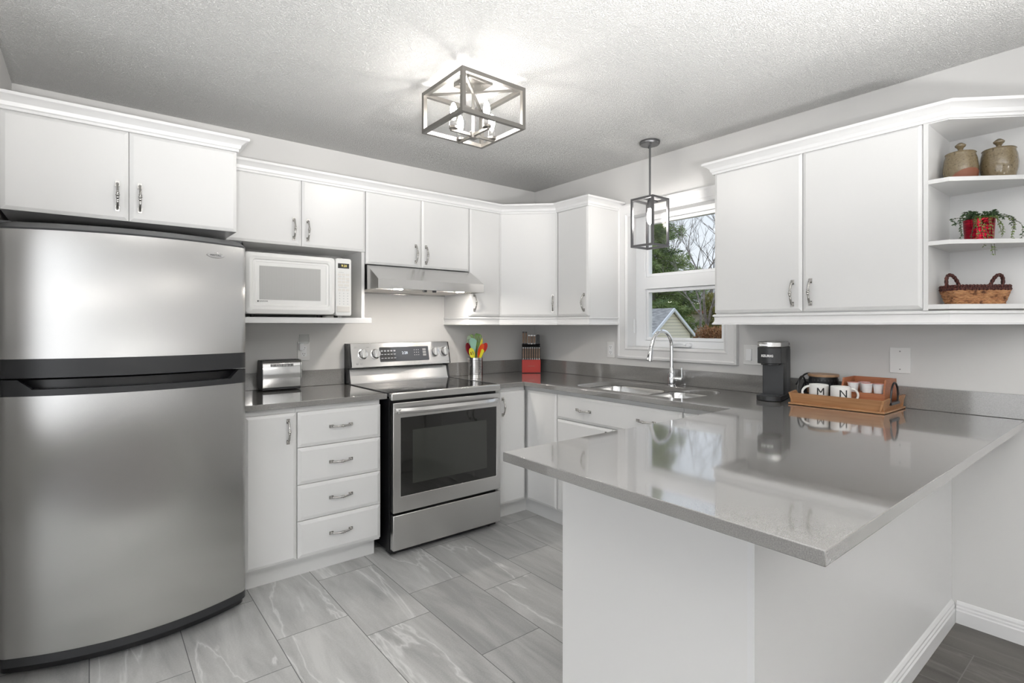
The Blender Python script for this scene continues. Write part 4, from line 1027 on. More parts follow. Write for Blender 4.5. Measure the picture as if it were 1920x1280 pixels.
# ------------------------------------------------------------------ toaster
t = thing('toaster', 'polished steel two-slice toaster on the counter beside the fridge', 'toaster', (-2.090, -0.080, CT1))
w, d, h = 0.112, 0.047, 0.180
obj('base', MB().box(-w + 0.004, w - 0.004, -d + 0.003, d - 0.003, 0.004, 0.024), 'black_plastic', t, bevel=0.003)
def tsec(x):
    u = abs(x) / w; k = 1.0 - 0.02 * u * u
    pts = [(-d * 0.98, 0.020), (-d * 1.04 * k, 0.06), (-d * 1.06 * k, 0.10), (-d * 1.0 * k, 0.14), (-d * 0.90 * k, 0.166), (-d * 0.70, 0.176), (d * 0.70, 0.176), (d * 0.90 * k, 0.166), (d * k, 0.14), (d * 1.06 * k, 0.10), (d * 1.04 * k, 0.06), (d * 0.98, 0.020)]
    return pts
obj('shell', MB().loft([-w + 0.006 + (2 * w - 0.012) * i / 20 for i in range(21)], tsec), 'steel_polished', t, smooth=40)
for s in (-1, 1):
    q = MB().prism([(y * 1.05, z * 1.012 + (0.002 if z > 0.1 else -0.004)) for (y, z) in tsec(0)], s * (w - 0.007), s * (w + 0.002), 'x')
    ec = obj('end_cap', q, 'steel_polished' if s > 0 else 'charcoal', t, bevel=0.003)
obj('lever', MB().box(w + 0.002, w + 0.016, -0.012, 0.012, 0.105, 0.117), 'black_plastic', t, bevel=0.003)
tp = MB().box(-w + 0.012, w - 0.012, -d * 0.66, d * 0.66, 0.1765, 0.180)
to = obj('top_plate', tp, 'charcoal', t, bevel=0.001)
q = MB()
for y in (-0.016, 0.016): q.box(-w + 0.03, w - 0.03, y - 0.010, y + 0.010, 0.1801, 0.1806)
obj('bread_slots', q, 'black_satin', to, smooth=0)
q = MB()
for i in range(15): q.box(-0.062 + i * 0.0086, -0.062 + i * 0.0086 + 0.0042, -0.0508, -0.0470, 0.140, 0.156)
obj('vent_slots', q, 'black_satin', t, smooth=0, rot=None)

# ------------------------------------------------------------------ utensil canister and utensils
def cyl_uv(name, r, h, m, parent, z0=0.0, r2=None, seg=40):
    """open cylinder wall with arc-length UVs"""
    r2 = r2 or r; vs = []; fs = []
    for (rr_, z) in ((r, z0), (r2, z0 + h)):
        for i in range(seg + 1):
            a = 2 * math.pi * i / seg; vs.append((rr_ * math.cos(a), rr_ * math.sin(a), z))
    for i in range(seg): fs.append((i, i + 1, seg + 2 + i, seg + 1 + i))
    me = bpy.data.meshes.new(name); me.from_pydata(vs, [], fs); uv = me.uv_layers.new(name='UVMap')
    for p in me.polygons:
        for li in p.loop_indices:
            vi = me.loops[li].vertex_index; k = vi % (seg + 1); uv.data[li].uv = (k / seg * 2 * math.pi * r, 0.0 if vi <= seg else h)
    me.materials.append(MATS[m]); me.shade_smooth()
    o = bpy.data.objects.new(name, me); C.objects.link(o); o.parent = parent; return o
UX, UY = -0.690, -0.105
t = thing('utensil_canister', 'perforated stainless canister holding cooking utensils right of the range', 'canister', (UX, UY, CT1))
cyl_uv('wall', 0.057, 0.140, 'perforated_steel', t)
obj('inner_wall', MB().lathe([(0.0555, 0.003), (0.0555, 0.1405), (0.0575, 0.1405)], seg=40, cap=False), 'steel_plain', t)
obj('bottom', MB().lathe([(0.0, 0.0), (0.0568, 0.0), (0.0568, 0.003), (0.0, 0.003)], seg=40), 'steel_plain', t)
# utensils: outline in (x, z) with own thickness; base at canister bottom
RV = Vector((0.7809, -0.6247, 0)); FV = Vector((0.6247, 0.7809, 0))
def utensil(name, label, cat, m, foot, top, outline, thick=0.004, slots=None, hm=None, bend=0.0, turn=0.0):
    """foot/top: (right, forward, z) offsets from canister centre; the head outline is set along the shaft end"""
    f = RV * foot[0] + FV * foot[1] + Vector((0, 0, foot[2])); e = RV * top[0] + FV * top[1] + Vector((0, 0, top[2]))
    ax = (e - f).normalized(); L = (e - f).length
    side = RV.copy(); side = (side - ax * side.dot(ax)).normalized()
    side = (Matrix.Rotation(turn, 3, ax) @ side).normalized(); nr = ax.cross(side).normalized()
    t = thing(name, label, cat, (UX + f.x, UY + f.y, CT1 + f.z))
    def P(u, w, d): return tuple(side * u + ax * w + nr * (d + bend * max(0, (w - L * 0.55)) ** 2))
    hl = max(w for (u, w) in outline)
    obj('handle', MB().tube([P(0, 0, 0), P(0, L * 0.4, 0), P(0, L - hl * 0.9, 0)], [0.0062, 0.0055, 0.0045], 10), hm or m, t)
    mb = MB(); base = L - hl
    if slots:
        q = MB().holed(outline, slots, -thick / 2, thick / 2, 'y')
        mb.add([P(x, base + z, y) for (x, y, z) in q.v], q.f)
    else:
        q = MB().prism(outline, -thick / 2, thick / 2, 'y'); mb.add([P(x, base + z, y) for (x, y, z) in q.v], q.f)
    obj('head', mb, m, t, bevel=0.001)
    return t
def blade(w0, w1, l, r=0.012, skew=0.0):
    pts = [(-0.004, 0), (-w0, l * 0.28), (-w1, l - r), (-w1 + r, l + skew), (w1 - r, l - skew), (w1, l - r - skew), (w0, l * 0.28), (0.004, 0)]
    return pts
def slots(w, z0, z1, n=3, sw=0.003):
    out = []
    for i in range(n):
        x = -w + 2 * w * i / (n - 1); out.append([(x - sw, z0), (x + sw, z0), (x + sw, z1), (x - sw, z1)])
    return out
def oval(w, l, n=18): return [(-0.004, 0)] + [(w * math.sin(2 * math.pi * i / n + math.pi + 0.2), l * 0.55 - l * 0.45 * math.cos(2 * math.pi * i / n + 0.2)) for i in range(n)][::1]
def ellipse(w, l, n=20): return [(w * math.sin(2 * math.pi * i / n), l * 0.5 - l * 0.5 * math.cos(2 * math.pi * i / n)) for i in range(n)]
utensil('slotted_spoon', 'sage green slotted spoon at the left of the utensil canister', 'spoon', 'sil_sage', (0.012, 0.02, 0.01), (-0.054, 0.028, 0.305), ellipse(0.023, 0.105), slots=slots(0.010, 0.03, 0.078, 3, 0.0018))
utensil('spatula', 'pale teal solid spatula standing in the middle of the utensil canister', 'spatula', 'sil_teal', (0.005, -0.02, 0.01), (-0.018, -0.032, 0.292), blade(0.016, 0.029, 0.115, 0.016, 0.004))
utensil('slotted_turner', 'olive green slotted turner, tallest in the utensil canister', 'turner', 'sil_green', (-0.01, 0.012, 0.01), (0.022, 0.014, 0.323), blade(0.018, 0.027, 0.11, 0.010, 0.003), slots=slots(0.015, 0.045, 0.098, 4, 0.0018))
utensil('spoon', 'deep red spoon leaning left out of the utensil canister', 'spoon', 'sil_maroon', (0.02, 0.0, 0.01), (-0.072, 0.0, 0.248), ellipse(0.026, 0.10), thick=0.008, bend=-0.8, turn=R(55))
utensil('pasta_spoon', 'yellow and green pasta spoon at the front of the utensil canister', 'spoon', 'sil_yellow', (0.02, -0.03, 0.01), (-0.033, -0.040, 0.215), ellipse(0.021, 0.085), thick=0.010, slots=slots(0.007, 0.03, 0.055, 2, 0.003))
utensil('spoon', 'orange cooking spoon leaning right out of the utensil canister', 'spoon', 'sil_orange', (-0.02, -0.01, 0.01), (0.060, -0.018, 0.245), ellipse(0.024, 0.105), thick=0.008, turn=R(-35))
utensil('spatula', 'bright yellow narrow spatula leaning right in front of the orange spoon', 'spatula', 'sil_yellow', (-0.012, -0.026, 0.01), (0.062, -0.030, 0.205), blade(0.010, 0.014, 0.085, 0.006, 0.003), turn=R(-25))
utensil('spoon', 'red spoon behind the yellow spatula in the utensil canister', 'spoon', 'sil_red', (-0.022, 0.02, 0.01), (0.082, 0.028, 0.250), ellipse(0.022, 0.085), thick=0.007, turn=R(20))
utensil('spatula', 'lime yellow pointed spatula upright at the right of the utensil canister', 'spatula', 'sil_yellow', (-0.02, 0.004, 0.01), (0.058, 0.006, 0.290), [(-0.004, 0), (-0.010, 0.03), (-0.011, 0.09), (-0.006, 0.112), (0.006, 0.085), (0.010, 0.03), (0.004, 0)])
utensil('spatula', 'green silicone spatula behind the sage slotted spoon', 'spatula', 'sil_olive', (0.0, 0.03, 0.01), (-0.035, 0.042, 0.315), blade(0.012, 0.018, 0.085, 0.012, 0.0))

# ------------------------------------------------------------------ knife block
KA = math.atan2(-0.092, 0.115)
t = thing('knife_block', 'glossy red and black knife block in the counter corner', 'knife block', (-0.198, -0.183, CT1), KA)
w = 0.0735
obj('block', MB().prism([(-0.002, 0.012), (0.002, 0.210), (0.032, 0.232), (0.100, 0.232), (0.100, 0.012)], -w, w, 'x'), 'black_satin', t, bevel=0.002)
obj('front_panel', MB().box(-w - 0.001, w + 0.001, -0.020, -0.002, 0.004, 0.108), 'red_plastic', t, bevel=0.002)
obj('base', MB().box(-w, w, -0.016, 0.10, 0.0, 0.0115), 'black_plastic', t, bevel=0.002)
q = MB(Matrix.Translation((0.0, -0.0203, 0.058))); tm = text_mb('~~~', 0.03, 0.0003); q.add(tm.v, tm.f)
obj('gold_script', q, 'lid_wood', t, smooth=0)
def knife(label, loc, ang, L, r, hm, cat='knife', guard='steel_polished', name='knife', group=None, parent_rot=KA, blade_l=0.08, w=0.5):
    """handle stands up from loc, tipping towards the room by ang"""
    c, s = math.cos(parent_rot), math.sin(parent_rot)
    wx, wy = -0.198 + loc[0] * c - loc[1] * s, -0.183 + loc[0] * s + loc[1] * c
    t = thing(name, label, cat, (wx, wy, CT1 + loc[2]), parent_rot, group)
    M = Matrix.Rotation(ang, 4, 'X')
    q = MB(M); q.tube([(0, 0, 0.006), (0, 0, L * 0.35), (0, 0, L * 0.8), (0, 0, L - 0.008)], [r * 0.85, r, r * 0.92, r * 1.05], 10)
    q.v = [(x * 1.0, y, z) for (x, y, z) in q.v]
    obj('handle', q, hm, t)
    q = MB(M); q.box(-r * 1.0, r * 1.0, -r * 1.15, r * 1.15, L - 0.010, L); obj('pommel', q, guard, t, bevel=0.001)
    q = MB(M); q.box(-r * 0.9, r * 0.9, -r * 1.0, r * 1.0, -0.004, 0.007); obj('bolster', q, guard, t, bevel=0.001)
    return t
for i in range(8):
    x = -0.0635 + i * 0.0181
    side = ('leftmost', 'second from left', 'third from left', 'fourth from left', 'fourth from right', 'third from right', 'second from right', 'rightmost')[i]
    knife('walnut-handled steak knife with steel cap, %s in the front row of the block' % side, (x, -0.0125, 0.112), R(2), 0.096, 0.0054, 'walnut', name='steak_knife', group='steak knives in the front row of the knife block')
for (i, (x, y, L, m, lab)) in enumerate(((-0.062, 0.045, 0.098, 'walnut', 'tall chef knife at the left end of the back row of the knife block'), (-0.040, 0.045, 0.098, 'walnut', 'tall carving knife second from left in the back row of the knife block'),
        (-0.018, 0.02, 0.072, 'walnut', 'short paring knife left of the middle of the back row'), (0.004, 0.02, 0.072, 'walnut', 'short utility knife in the middle of the back row'), (0.026, 0.02, 0.072, 'walnut', 'short boning knife right of the middle of the back row'))):
    knife(lab, (x, y, 0.235 if L < 0.09 else 0.233), R(3), L if L < 0.09 else 0.100, 0.0085, m, name='kitchen_knife', guard='steel_polished' if i > 1 else 'charcoal')
t2 = thing('kitchen_shears', 'black-handled kitchen shears at the right end of the knife block', 'shears', (-0.198 + 0.055 * math.cos(KA) - 0.03 * math.sin(KA), -0.183 + 0.055 * math.sin(KA) + 0.03 * math.cos(KA), CT1 + 0.2325), KA)
obj('handle', MB().prism(rrect(-0.013, 0.013, 0.0, 0.078, 0.012, 5), -0.006, 0.006, 'y'), 'black_plastic', t2, bevel=0.003)

# ------------------------------------------------------------------ coffee maker
KR = R(193 - 180 - 90)        # local -Y faces azimuth 193 degrees
t = thing('coffee_maker', 'slim black single-serve coffee maker with silver lid beside the wooden tray', 'coffee maker', (-0.180, -2.103, CT1), KR)
def arcfront(w, yb, yfr, bow, n=10):
    return [(-w, yb)] + [(-w + 2 * w * i / n, yfr - bow * (1 - (2 * i / n - 1) ** 2)) for i in range(n + 1)] + [(w, yb)]
obj('column', MB().box(-0.047, 0.056, -0.020, 0.125, 0.020, 0.262), 'black_plastic', t, bevel=0.004)
obj('rear_tank', MB().box(-0.056, 0.0565, 0.030, 0.138, 0.006, 0.258), 'charcoal', t, bevel=0.004)
obj('base', MB().prism(arcfront(0.058, 0.135, -0.100, 0.032), 0.001, 0.026, 'z'), 'black_plastic', t, bevel=0.003)
g = MB()
for i in range(5): g.box(-0.045, 0.045, -0.112 + i * 0.018, -0.104 + i * 0.018, 0.0262, 0.0285)
obj('drip_grate', g, 'charcoal', t, smooth=0)
obj('brew_head', MB().prism(arcfront(0.0565, 0.130, -0.085, 0.028, 12), 0.188, 0.2715, 'z'), 'black_plastic', t, bevel=0.003)
obj('nozzle', MB().prism(arcfront(0.042, 0.0, -0.075, 0.020), 0.180, 0.188, 'z'), 'black_satin', t, bevel=0.001)
ld = obj('lid', MB().prism(arcfront(0.0575, 0.095, -0.086, 0.028, 12), 0.272, 0.300, 'z'), 'steel_plain', t, bevel=0.004)
obj('lid_handle', MB().box(-0.040, 0.020, -0.121, -0.109, 0.280, 0.287), 'chrome', ld, bevel=0.002)
obj('rear_catch', MB().box(0.02, 0.05, 0.095, 0.145, 0.279, 0.291), 'black_plastic', t, bevel=0.001)
q = MB(Matrix.Translation((-0.004, -0.1133, 0.228))); tm = text_mb('KEURIG', 0.0165, 0.0004, wrap_r=0.085, bold=0.0006); q.add(tm.v, tm.f)
obj('lettering', q, 'plate_white', t, smooth=0)
def cable(name, label, pts, r=0.0035, m='rubber', cat='cord'):
    # Catmull-Rom through the points
    P = [Vector(p) for p in pts]; out = []
    for i in range(len(P) - 1):
        p0, p1, p2, p3 = P[max(i - 1, 0)], P[i], P[i + 1], P[min(i + 2, len(P) - 1)]
        for k in range(8):
            u = k / 8; out.append(0.5 * ((2 * p1) + (-p0 + p2) * u + (2 * p0 - 5 * p1 + 4 * p2 - p3) * u * u + (-p0 + 3 * p1 - 3 * p2 + p3) * u ** 3))
    out.append(P[-1])
    return tag(obj(name, MB().tube(out, r, 8), m), label, cat)
cable('power_cord', 'black coiled power cord behind the coffee maker', [(-0.080, -2.175, 0.99), (-0.075, -2.215, 1.045), (-0.072, -2.250, 1.050), (-0.070, -2.268, 1.02), (-0.068, -2.245, 0.985), (-0.066, -2.205, 0.955), (-0.062, -2.195, 0.935), (-0.060, -2.235, 0.985), (-0.062, -2.215, 1.005), (-0.058, -2.195, 0.965), (-0.05, -2.18, 0.925)], 0.0042)
cable('power_cord', 'black power cord loop in front of the backsplash beside the black canister', [(-0.045, -2.165, 0.923), (-0.040, -2.21, 0.94), (-0.038, -2.245, 0.985), (-0.036, -2.262, 0.95), (-0.034, -2.27, 0.922)], 0.004)

# ------------------------------------------------------------------ wooden tray and what stands in it
TX0, TX1, TY0, TY1 = -0.318, -0.030, -2.640, -2.240      # plan extents of the tray foot
tcx, tcy = (TX0 + TX1) / 2, (TY0 + TY1) / 2
t = thing('wooden_tray', 'bamboo serving tray with black handles on the counter by the coffee maker', 'tray', (tcx, tcy, CT1))
hx, hy = (TX1 - TX0) / 2, (TY1 - TY0) / 2
obj('floor_board', MB().box(-hx, hx, -hy, hy, 0.002, 0.010), 'bamboo', t, bevel=0.001)
def slant(name, ax, sgn, notch=False):
    """sloping side wall; leans outwards towards the rim"""
    th = 0.008; z0, z1 = 0.0102, 0.058
    if ax == 'x':                 # wall at x = sgn*hx running along y
        i0, i1 = hx - 0.014, hx - 0.001
        sec = [(sgn * (i0), z0), (sgn * (i0 - th), z0), (sgn * (i1 - th), z1), (sgn * i1, z1)]
        mb = MB().prism(sec, -hy + 0.006, hy - 0.006, 'y')
    else:
        i0, i1 = hy - 0.014, hy - 0.001
        prof = [(-hx + 0.004, z0), (hx - 0.004, z0), (hx - 0.001, z1 + 0.006), (0.070, z1 + 0.006), (0.055, z1 - 0.018), (-0.055, z1 - 0.018), (-0.070, z1 + 0.006), (-hx + 0.001, z1 + 0.0)]
        mb = MB(); n = len(prof)
        def yy(z, inner): k = (z - z0) / (z1 - z0); return sgn * (i0 + (i1 - i0) * k - (th if inner else 0))
        vs = [(x, yy(z, False), z) for (x, z) in prof] + [(x, yy(z, True), z) for (x, z) in prof]
        fs = [tuple(range(n)), tuple(range(n, 2 * n))[::-1]] + [(i, n + i, n + (i + 1) % n, (i + 1) % n) for i in range(n)]
        mb.add(vs, fs)
    return obj(name, mb, 'bamboo', t, smooth=0)
slant('side_wall', 'x', -1); slant('side_wall', 'x', 1); slant('end_wall', 'y', -1); slant('end_wall', 'y', 1)
for s in (-1, 1):
    h_ = obj('handle', MB().tube([(-0.050, s * (hy - 0.006), 0.045)] + [(-0.050 * math.cos(R(a)) , s * (hy - 0.004), 0.050 + 0.078 * math.sin(R(a))) for a in range(20, 161, 14)] + [(0.050, s * (hy - 0.006), 0.045)], 0.0042, 8), 'black_satin', t)
    obj('grip_saddle', MB().box(-0.056, 0.056, s * (hy - 0.016), s * (hy + 0.001), 0.031, 0.0435), 'black_satin', h_, bevel=0.001)
TZ = CT1 + 0.0102
def mug(letter, label, x, y, hdir, face):
    """hdir: azimuth of the handle, face: azimuth of the letter"""
    t = thing('mug', label, 'mug', (x, y, TZ), 0)
    r, h = 0.042, 0.090
    obj('body', MB().lathe([(0.0, 0.0), (r - 0.004, 0.0), (r, 0.006), (r, h - 0.002), (r - 0.0015, h), (r - 0.0035, h - 0.002), (r - 0.004, 0.008), (0.0, 0.006)], seg=40), 'ceramic_white', t)
    c, s = math.cos(hdir), math.sin(hdir); pts = []
    for i in range(13):
        a = R(-90 + 180 * i / 12); u = r - 0.002 + 0.032 * math.cos(a); z = 0.050 + 0.030 * math.sin(a); pts.append((u * c, u * s, z))
    obj('handle', MB().tube(pts, 0.0052, 10), 'ceramic_white', t)
    w, hh, th = 0.0125, 0.0165, 0.0058
    if letter == 'M': st = [((-w, -hh), (-w, hh)), ((-w, hh), (0, -hh * 0.35)), ((0, -hh * 0.35), (w, hh)), ((w, hh), (w, -hh))]
    else: st = [((-w, -hh), (-w, hh)), ((-w, hh), (w, -hh)), ((w, -hh), (w, hh))]
    q = MB(Matrix.Rotation(face - R(-90), 4, 'Z') @ Matrix.Translation((0, 0, 0.060)))
    for i, ((xa, za), (xb, zb_)) in enumerate(st):
        n = 8; rr_ = r + 0.00025 + 0.00004 * i; vs = []
        for k in range(n + 1):
            x, z = xa + (xb - xa) * k / n, za + (zb_ - za) * k / n
            for dx in (-th / 2, th / 2):
                a = (x + dx) / r; vs.append((rr_ * math.sin(a), -rr_ * math.cos(a), z))
        q.add(vs, [(2 * k, 2 * k + 1, 2 * k + 3, 2 * k + 2) for k in range(n)])
    obj('letter', q, 'print_dark', t, smooth=0, fix=False)
mug('M', 'white mug with a black letter M in the wooden tray', -0.232, -2.345, R(128), R(212))
mug('N', 'white mug with a black letter N in the wooden tray', -0.248, -2.446, R(-52), R(214))
# black canister with wooden lid
t = thing('canister', 'black openwork canister with a wooden lid standing behind the mugs', 'canister', (-0.102, -2.316, TZ))
obj('body', MB().lathe([(0.0, 0.0), (0.062, 0.0), (0.064, 0.004), (0.064, 0.118), (0.0, 0.118)], seg=40), 'canister_black', t)
g = MB(); rnd = random.Random(3)
for j in range(5):
    for i in range(26):
        a = 2 * math.pi * (i + 0.5 * (j % 2)) / 26
        M = Matrix.Rotation(a, 4, 'Z') @ Matrix.Translation((0.0642, 0, 0.030 + j * 0.018))
        q = MB(M); q.prism([(-0.0035, 0), (0, -0.005), (0.0035, 0), (0, 0.005)], 0.0, 0.0012, 'x'); g.add(q.v, q.f)
obj('openwork', g, 'charcoal', t, smooth=0)
obj('lid', MB().lathe([(0.0, 0.1185), (0.068, 0.1185), (0.069, 0.122), (0.068, 0.130), (0.0, 0.130)], seg=40), 'lid_wood', t)
# pod organiser box
t = thing('pod_organizer', 'small reddish bamboo box with a shelf for coffee pods in the tray', 'organizer', (-0.118, -2.518, TZ))
bx, by, bh = 0.080, 0.088, 0.126
obj('back_panel', MB().box(bx - 0.007, bx, -by + 0.0072, by - 0.0072, 0, bh), 'bamboo_red', t, smooth=0)
for s in (-1, 1):
    obj('side_panel', MB().prism([(-bx, 0), (bx, 0), (bx, bh), (-bx + 0.02, bh), (-bx, 0.078)], s * (by - 0.007), s * by, 'y'), 'bamboo_red', t, smooth=0)
obj('shelf', MB().box(-bx + 0.002, bx - 0.0072, -by + 0.0072, by - 0.0072, 0.056, 0.063), 'bamboo_red', t, smooth=0)
obj('front_panel', MB().box(-bx + 0.0, -bx + 0.006, -by + 0.0072, by - 0.0072, 0.0, 0.0555), 'bamboo_red', t, smooth=0)
def pod_proto():
    t = thing('coffee_pod', '', 'coffee pod', (0, 0, 0))
    obj('cup', MB().lathe([(0.0, 0.0), (0.0175, 0.0), (0.0185, 0.002), (0.0225, 0.040), (0.0255, 0.041), (0.0255, 0.0425), (0.0, 0.0425)], seg=28), 'pod_white', t)
    obj('foil_lid', MB().lathe([(0.0, 0.0426), (0.0245, 0.0426), (0.0240, 0.0434), (0.0, 0.0436)], seg=28), 'pod_lid', t)
    return t
POD = pod_proto()
def copy_tree(o, parent=None):
    c = o.copy(); C.objects.link(c)
    if parent: c.parent = parent
    for ch in list(o.children): copy_tree(ch, c)
    return c
pods = [(-0.048, 0.048, 'white coffee pod at the left front of the organizer shelf'), (-0.052, -0.010, 'white coffee pod at the centre front of the organizer shelf'), (-0.044, -0.054, 'white coffee pod at the right front of the organizer shelf'), (0.014, 0.022, 'white coffee pod half hidden in the second row of the organizer')]
for i, (dx, dy, lab) in enumerate(pods):
    o = POD if i == 0 else copy_tree(POD)
    o.location = (-0.118 + dx, -2.518 + dy, TZ + 0.0632); o['label'] = lab; o['group'] = 'coffee pods in the organizer'

# ------------------------------------------------------------------ things on the open shelf
S1, S2, S3 = 1.360 + 0.509 + 0.0168, 1.360 + 0.262 + 0.0168, 1.360 + 0.0248
def jar(label, x, y, r, h, patch, prof):
    t = thing('stoneware_jar', label, 'jar', (x, y, S1))
    obj('body', MB().lathe([(rr_ * r, z * h) for (rr_, z) in prof], seg=48), 'stoneware', t)
    if patch:
        vs = []; fs = []; n = 16       # unglazed foot, wrapped on the lower wall
        rows = list(range(9))
        def rad(z):
            for (a, b) in zip(prof[:-1], prof[1:]):
                if a[1] <= z <= b[1] and b[1] > a[1]: return r * (a[0] + (b[0] - a[0]) * (z - a[1]) / (b[1] - a[1]))
            return r * prof[1][0]
        for j, zz in enumerate(rows):
            for i in range(n + 1):
                u = i / n; a = R(165 + 130 * u); top = 0.42 * math.sin(math.pi * (0.12 + 0.76 * u)) ** 0.7
                z = top * j / (len(rows) - 1); rr_ = rad(z) + 0.0007
                vs.append((rr_ * math.cos(a), rr_ * math.sin(a), z * h + 0.0002))
        for j in range(len(rows) - 1):
            for i in range(n): fs.append((j * (n + 1) + i, j * (n + 1) + i + 1, (j + 1) * (n + 1) + i + 1, (j + 1) * (n + 1) + i))
        mb = MB(); mb.add(vs, fs); obj('bare_clay', mb, 'terracotta', t)
    rt = prof[-1][0] * r
    l = obj('lid', MB().lathe([(0.0, h), (rt * 1.0, h), (rt * 1.03, h + 0.0025), (rt * 0.98, h + 0.006), (rt * 0.6, h + 0.012), (0.012, h + 0.016), (0.0, h + 0.016)], seg=40), 'stoneware', t)
    obj('knob', MB().lathe([(0.010, h + 0.0155), (0.0085, h + 0.022), (0.012, h + 0.028), (0.0175, h + 0.033), (0.0185, h + 0.038), (0.014, h + 0.043), (0.006, h + 0.049), (0.0, h + 0.050)], seg=28), 'stoneware', l)
jar('speckled brown lidded stoneware jar with a bare clay foot, left on the top shelf', -0.175, -2.864, 0.058, 0.117, True, [(0.0, 0.0), (0.86, 0.0), (0.92, 0.06), (1.0, 0.36), (1.0, 0.5), (0.93, 0.82), (0.86, 0.94), (0.86, 1.0)])
jar('taller speckled brown lidded stoneware jar, right on the top shelf', -0.110, -2.972, 0.060, 0.118, False, [(0.0, 0.0), (0.78, 0.0), (0.86, 0.08), (0.98, 0.36), (1.0, 0.55), (0.95, 0.82), (0.88, 0.95), (0.88, 1.0)])

def plant():
    px, py = -0.150, -2.918
    t = thing('potted_plant', 'trailing small-leaved plant in a shiny red pot on the middle shelf', 'potted plant', (px, py, S2))
    r, h = 0.050, 0.090
    obj('pot', MB().lathe([(0.0, 0.0), (r * 0.90, 0.0), (r * 0.93, 0.01), (r * 0.95, 0.03), (r * 1.0, 0.07), (r * 1.02, h), (r * 0.96, h), (r * 0.94, h - 0.012), (0.0, h - 0.012)], seg=40), 'red_pot', t)
    obj('ribbon_knot', MB().lathe([(0.0, -0.012), (0.009, -0.008), (0.012, 0.0), (0.009, 0.008), (0.0, 0.012)], (-0.046, -0.026, 0.074), 16), 'red_pot', t)
    rnd = random.Random(11); stems = MB(); dark = MB(); light = MB()
    def leaf(mb, p, d, L):
        d = d.normalized(); s = d.cross(Vector((rnd.uniform(-1, 1), rnd.uniform(-1, 1), rnd.uniform(0.2, 1)))).normalized(); n = d.cross(s)
        w = L * 0.30
        vs = [p, p + d * L * 0.4 + s * w, p + d * L, p + d * L * 0.4 - s * w, p + d * L * 0.45 + n * w * 0.35]
        mb.add([tuple(v) for v in vs], [(0, 1, 4), (1, 2, 4), (2, 3, 4), (3, 0, 4)])
    rightv, fwd = Vector((0.7809, -0.6247, 0)), Vector((0.6247, 0.7809, 0))
    specs = []
    for i in range(30):      # bushy crown
        a = rnd.uniform(0, 2 * math.pi); specs.append((Vector((math.cos(a), math.sin(a), 0)), rnd.uniform(0.02, 0.06), rnd.uniform(0.03, 0.052), rnd.uniform(0.0, 0.03), dark))
    # trailing sprays: (direction, reach, rise, drop)
    for (k, f, reach, rise, drop, mb) in ((-1.0, -0.3, 0.098, 0.012, 0.085, dark), (-1.0, -0.1, 0.085, 0.018, 0.105, dark), (-1.0, 0.0, 0.105, 0.004, 0.03, dark), (-0.8, -0.5, 0.068, 0.010, 0.100, dark),
                                      (1.0, -0.2, 0.125, 0.012, 0.060, dark), (1.0, -0.3, 0.140, 0.006, 0.095, dark), (1.0, -0.5, 0.105, 0.010, 0.100, light), (0.9, -0.1, 0.120, 0.020, 0.045, dark),
                                      (-0.55, -0.9, 0.066, 0.004, 0.125, light), (-0.15, -1.0, 0.066, 0.002, 0.155, light), (-0.05, -1.0, 0.070, 0.003, 0.160, light),
                                      (0.45, -0.9, 0.066, 0.003, 0.070, light), (-0.4, -1.0, 0.062, 0.004, 0.110, light), (-0.75, -0.7, 0.066, 0.004, 0.090, light), (0.6, -0.9, 0.070, 0.005, 0.085, light)):
        specs.append(((rightv * k + fwd * f).normalized(), reach, rise, drop, mb))
    for (dv, reach, rise, drop, mb) in specs:
        base = Vector((0, 0, h - 0.010)) + dv * 0.02; pts = []
        crown_ = rise > 0.025
        for i in range(17):
            u = i / 16; wob = Vector((math.sin(u * 9 + reach * 300), math.cos(u * 8 + rise * 500), 0)) * 0.004
            if crown_: p = base + dv * reach * u + Vector((0, 0, rise * math.sin(u * 1.9) - drop * u * u)) + wob
            else:
                uu = min(1, u * 1.6); out = reach * (1 - (1 - uu) ** 1.6) - 0.02 + 0.0
                p = base + dv * (out if u > 0 else 0) + Vector((0, 0, 0.018 + rise)) * math.sin(min(1, u * 2.2) * math.pi * 0.5) + Vector((0, 0, -drop * max(0, u - 0.28) ** 1.15 * 1.45)) + wob
            pts.append(p)
        stems.tube(pts, 0.0009, 4)
        for i in range(1, 17):
            d = (pts[i] - pts[i - 1]).normalized(); s = d.cross(Vector((0, 0, 1)))
            if s.length < 0.1: s = Vector((1, 0, 0))
            s.normalize()
            for sg in (-1, 1):
                q = MB(); leaf(mb, pts[i] + d * rnd.uniform(-0.002, 0.002), (d * 0.8 + s * sg * 0.9 + Vector((rnd.uniform(-.4, .4), rnd.uniform(-.4, .4), rnd.uniform(-.3, .5)))), rnd.uniform(0.008, 0.0125))
    fo = obj('foliage', dark, 'leaf_dark', t, smooth=0, fix=False); obj('pale_foliage', light, 'leaf_light', t, smooth=0, fix=False); obj('stems', stems, 'stem_green', t)
plant()

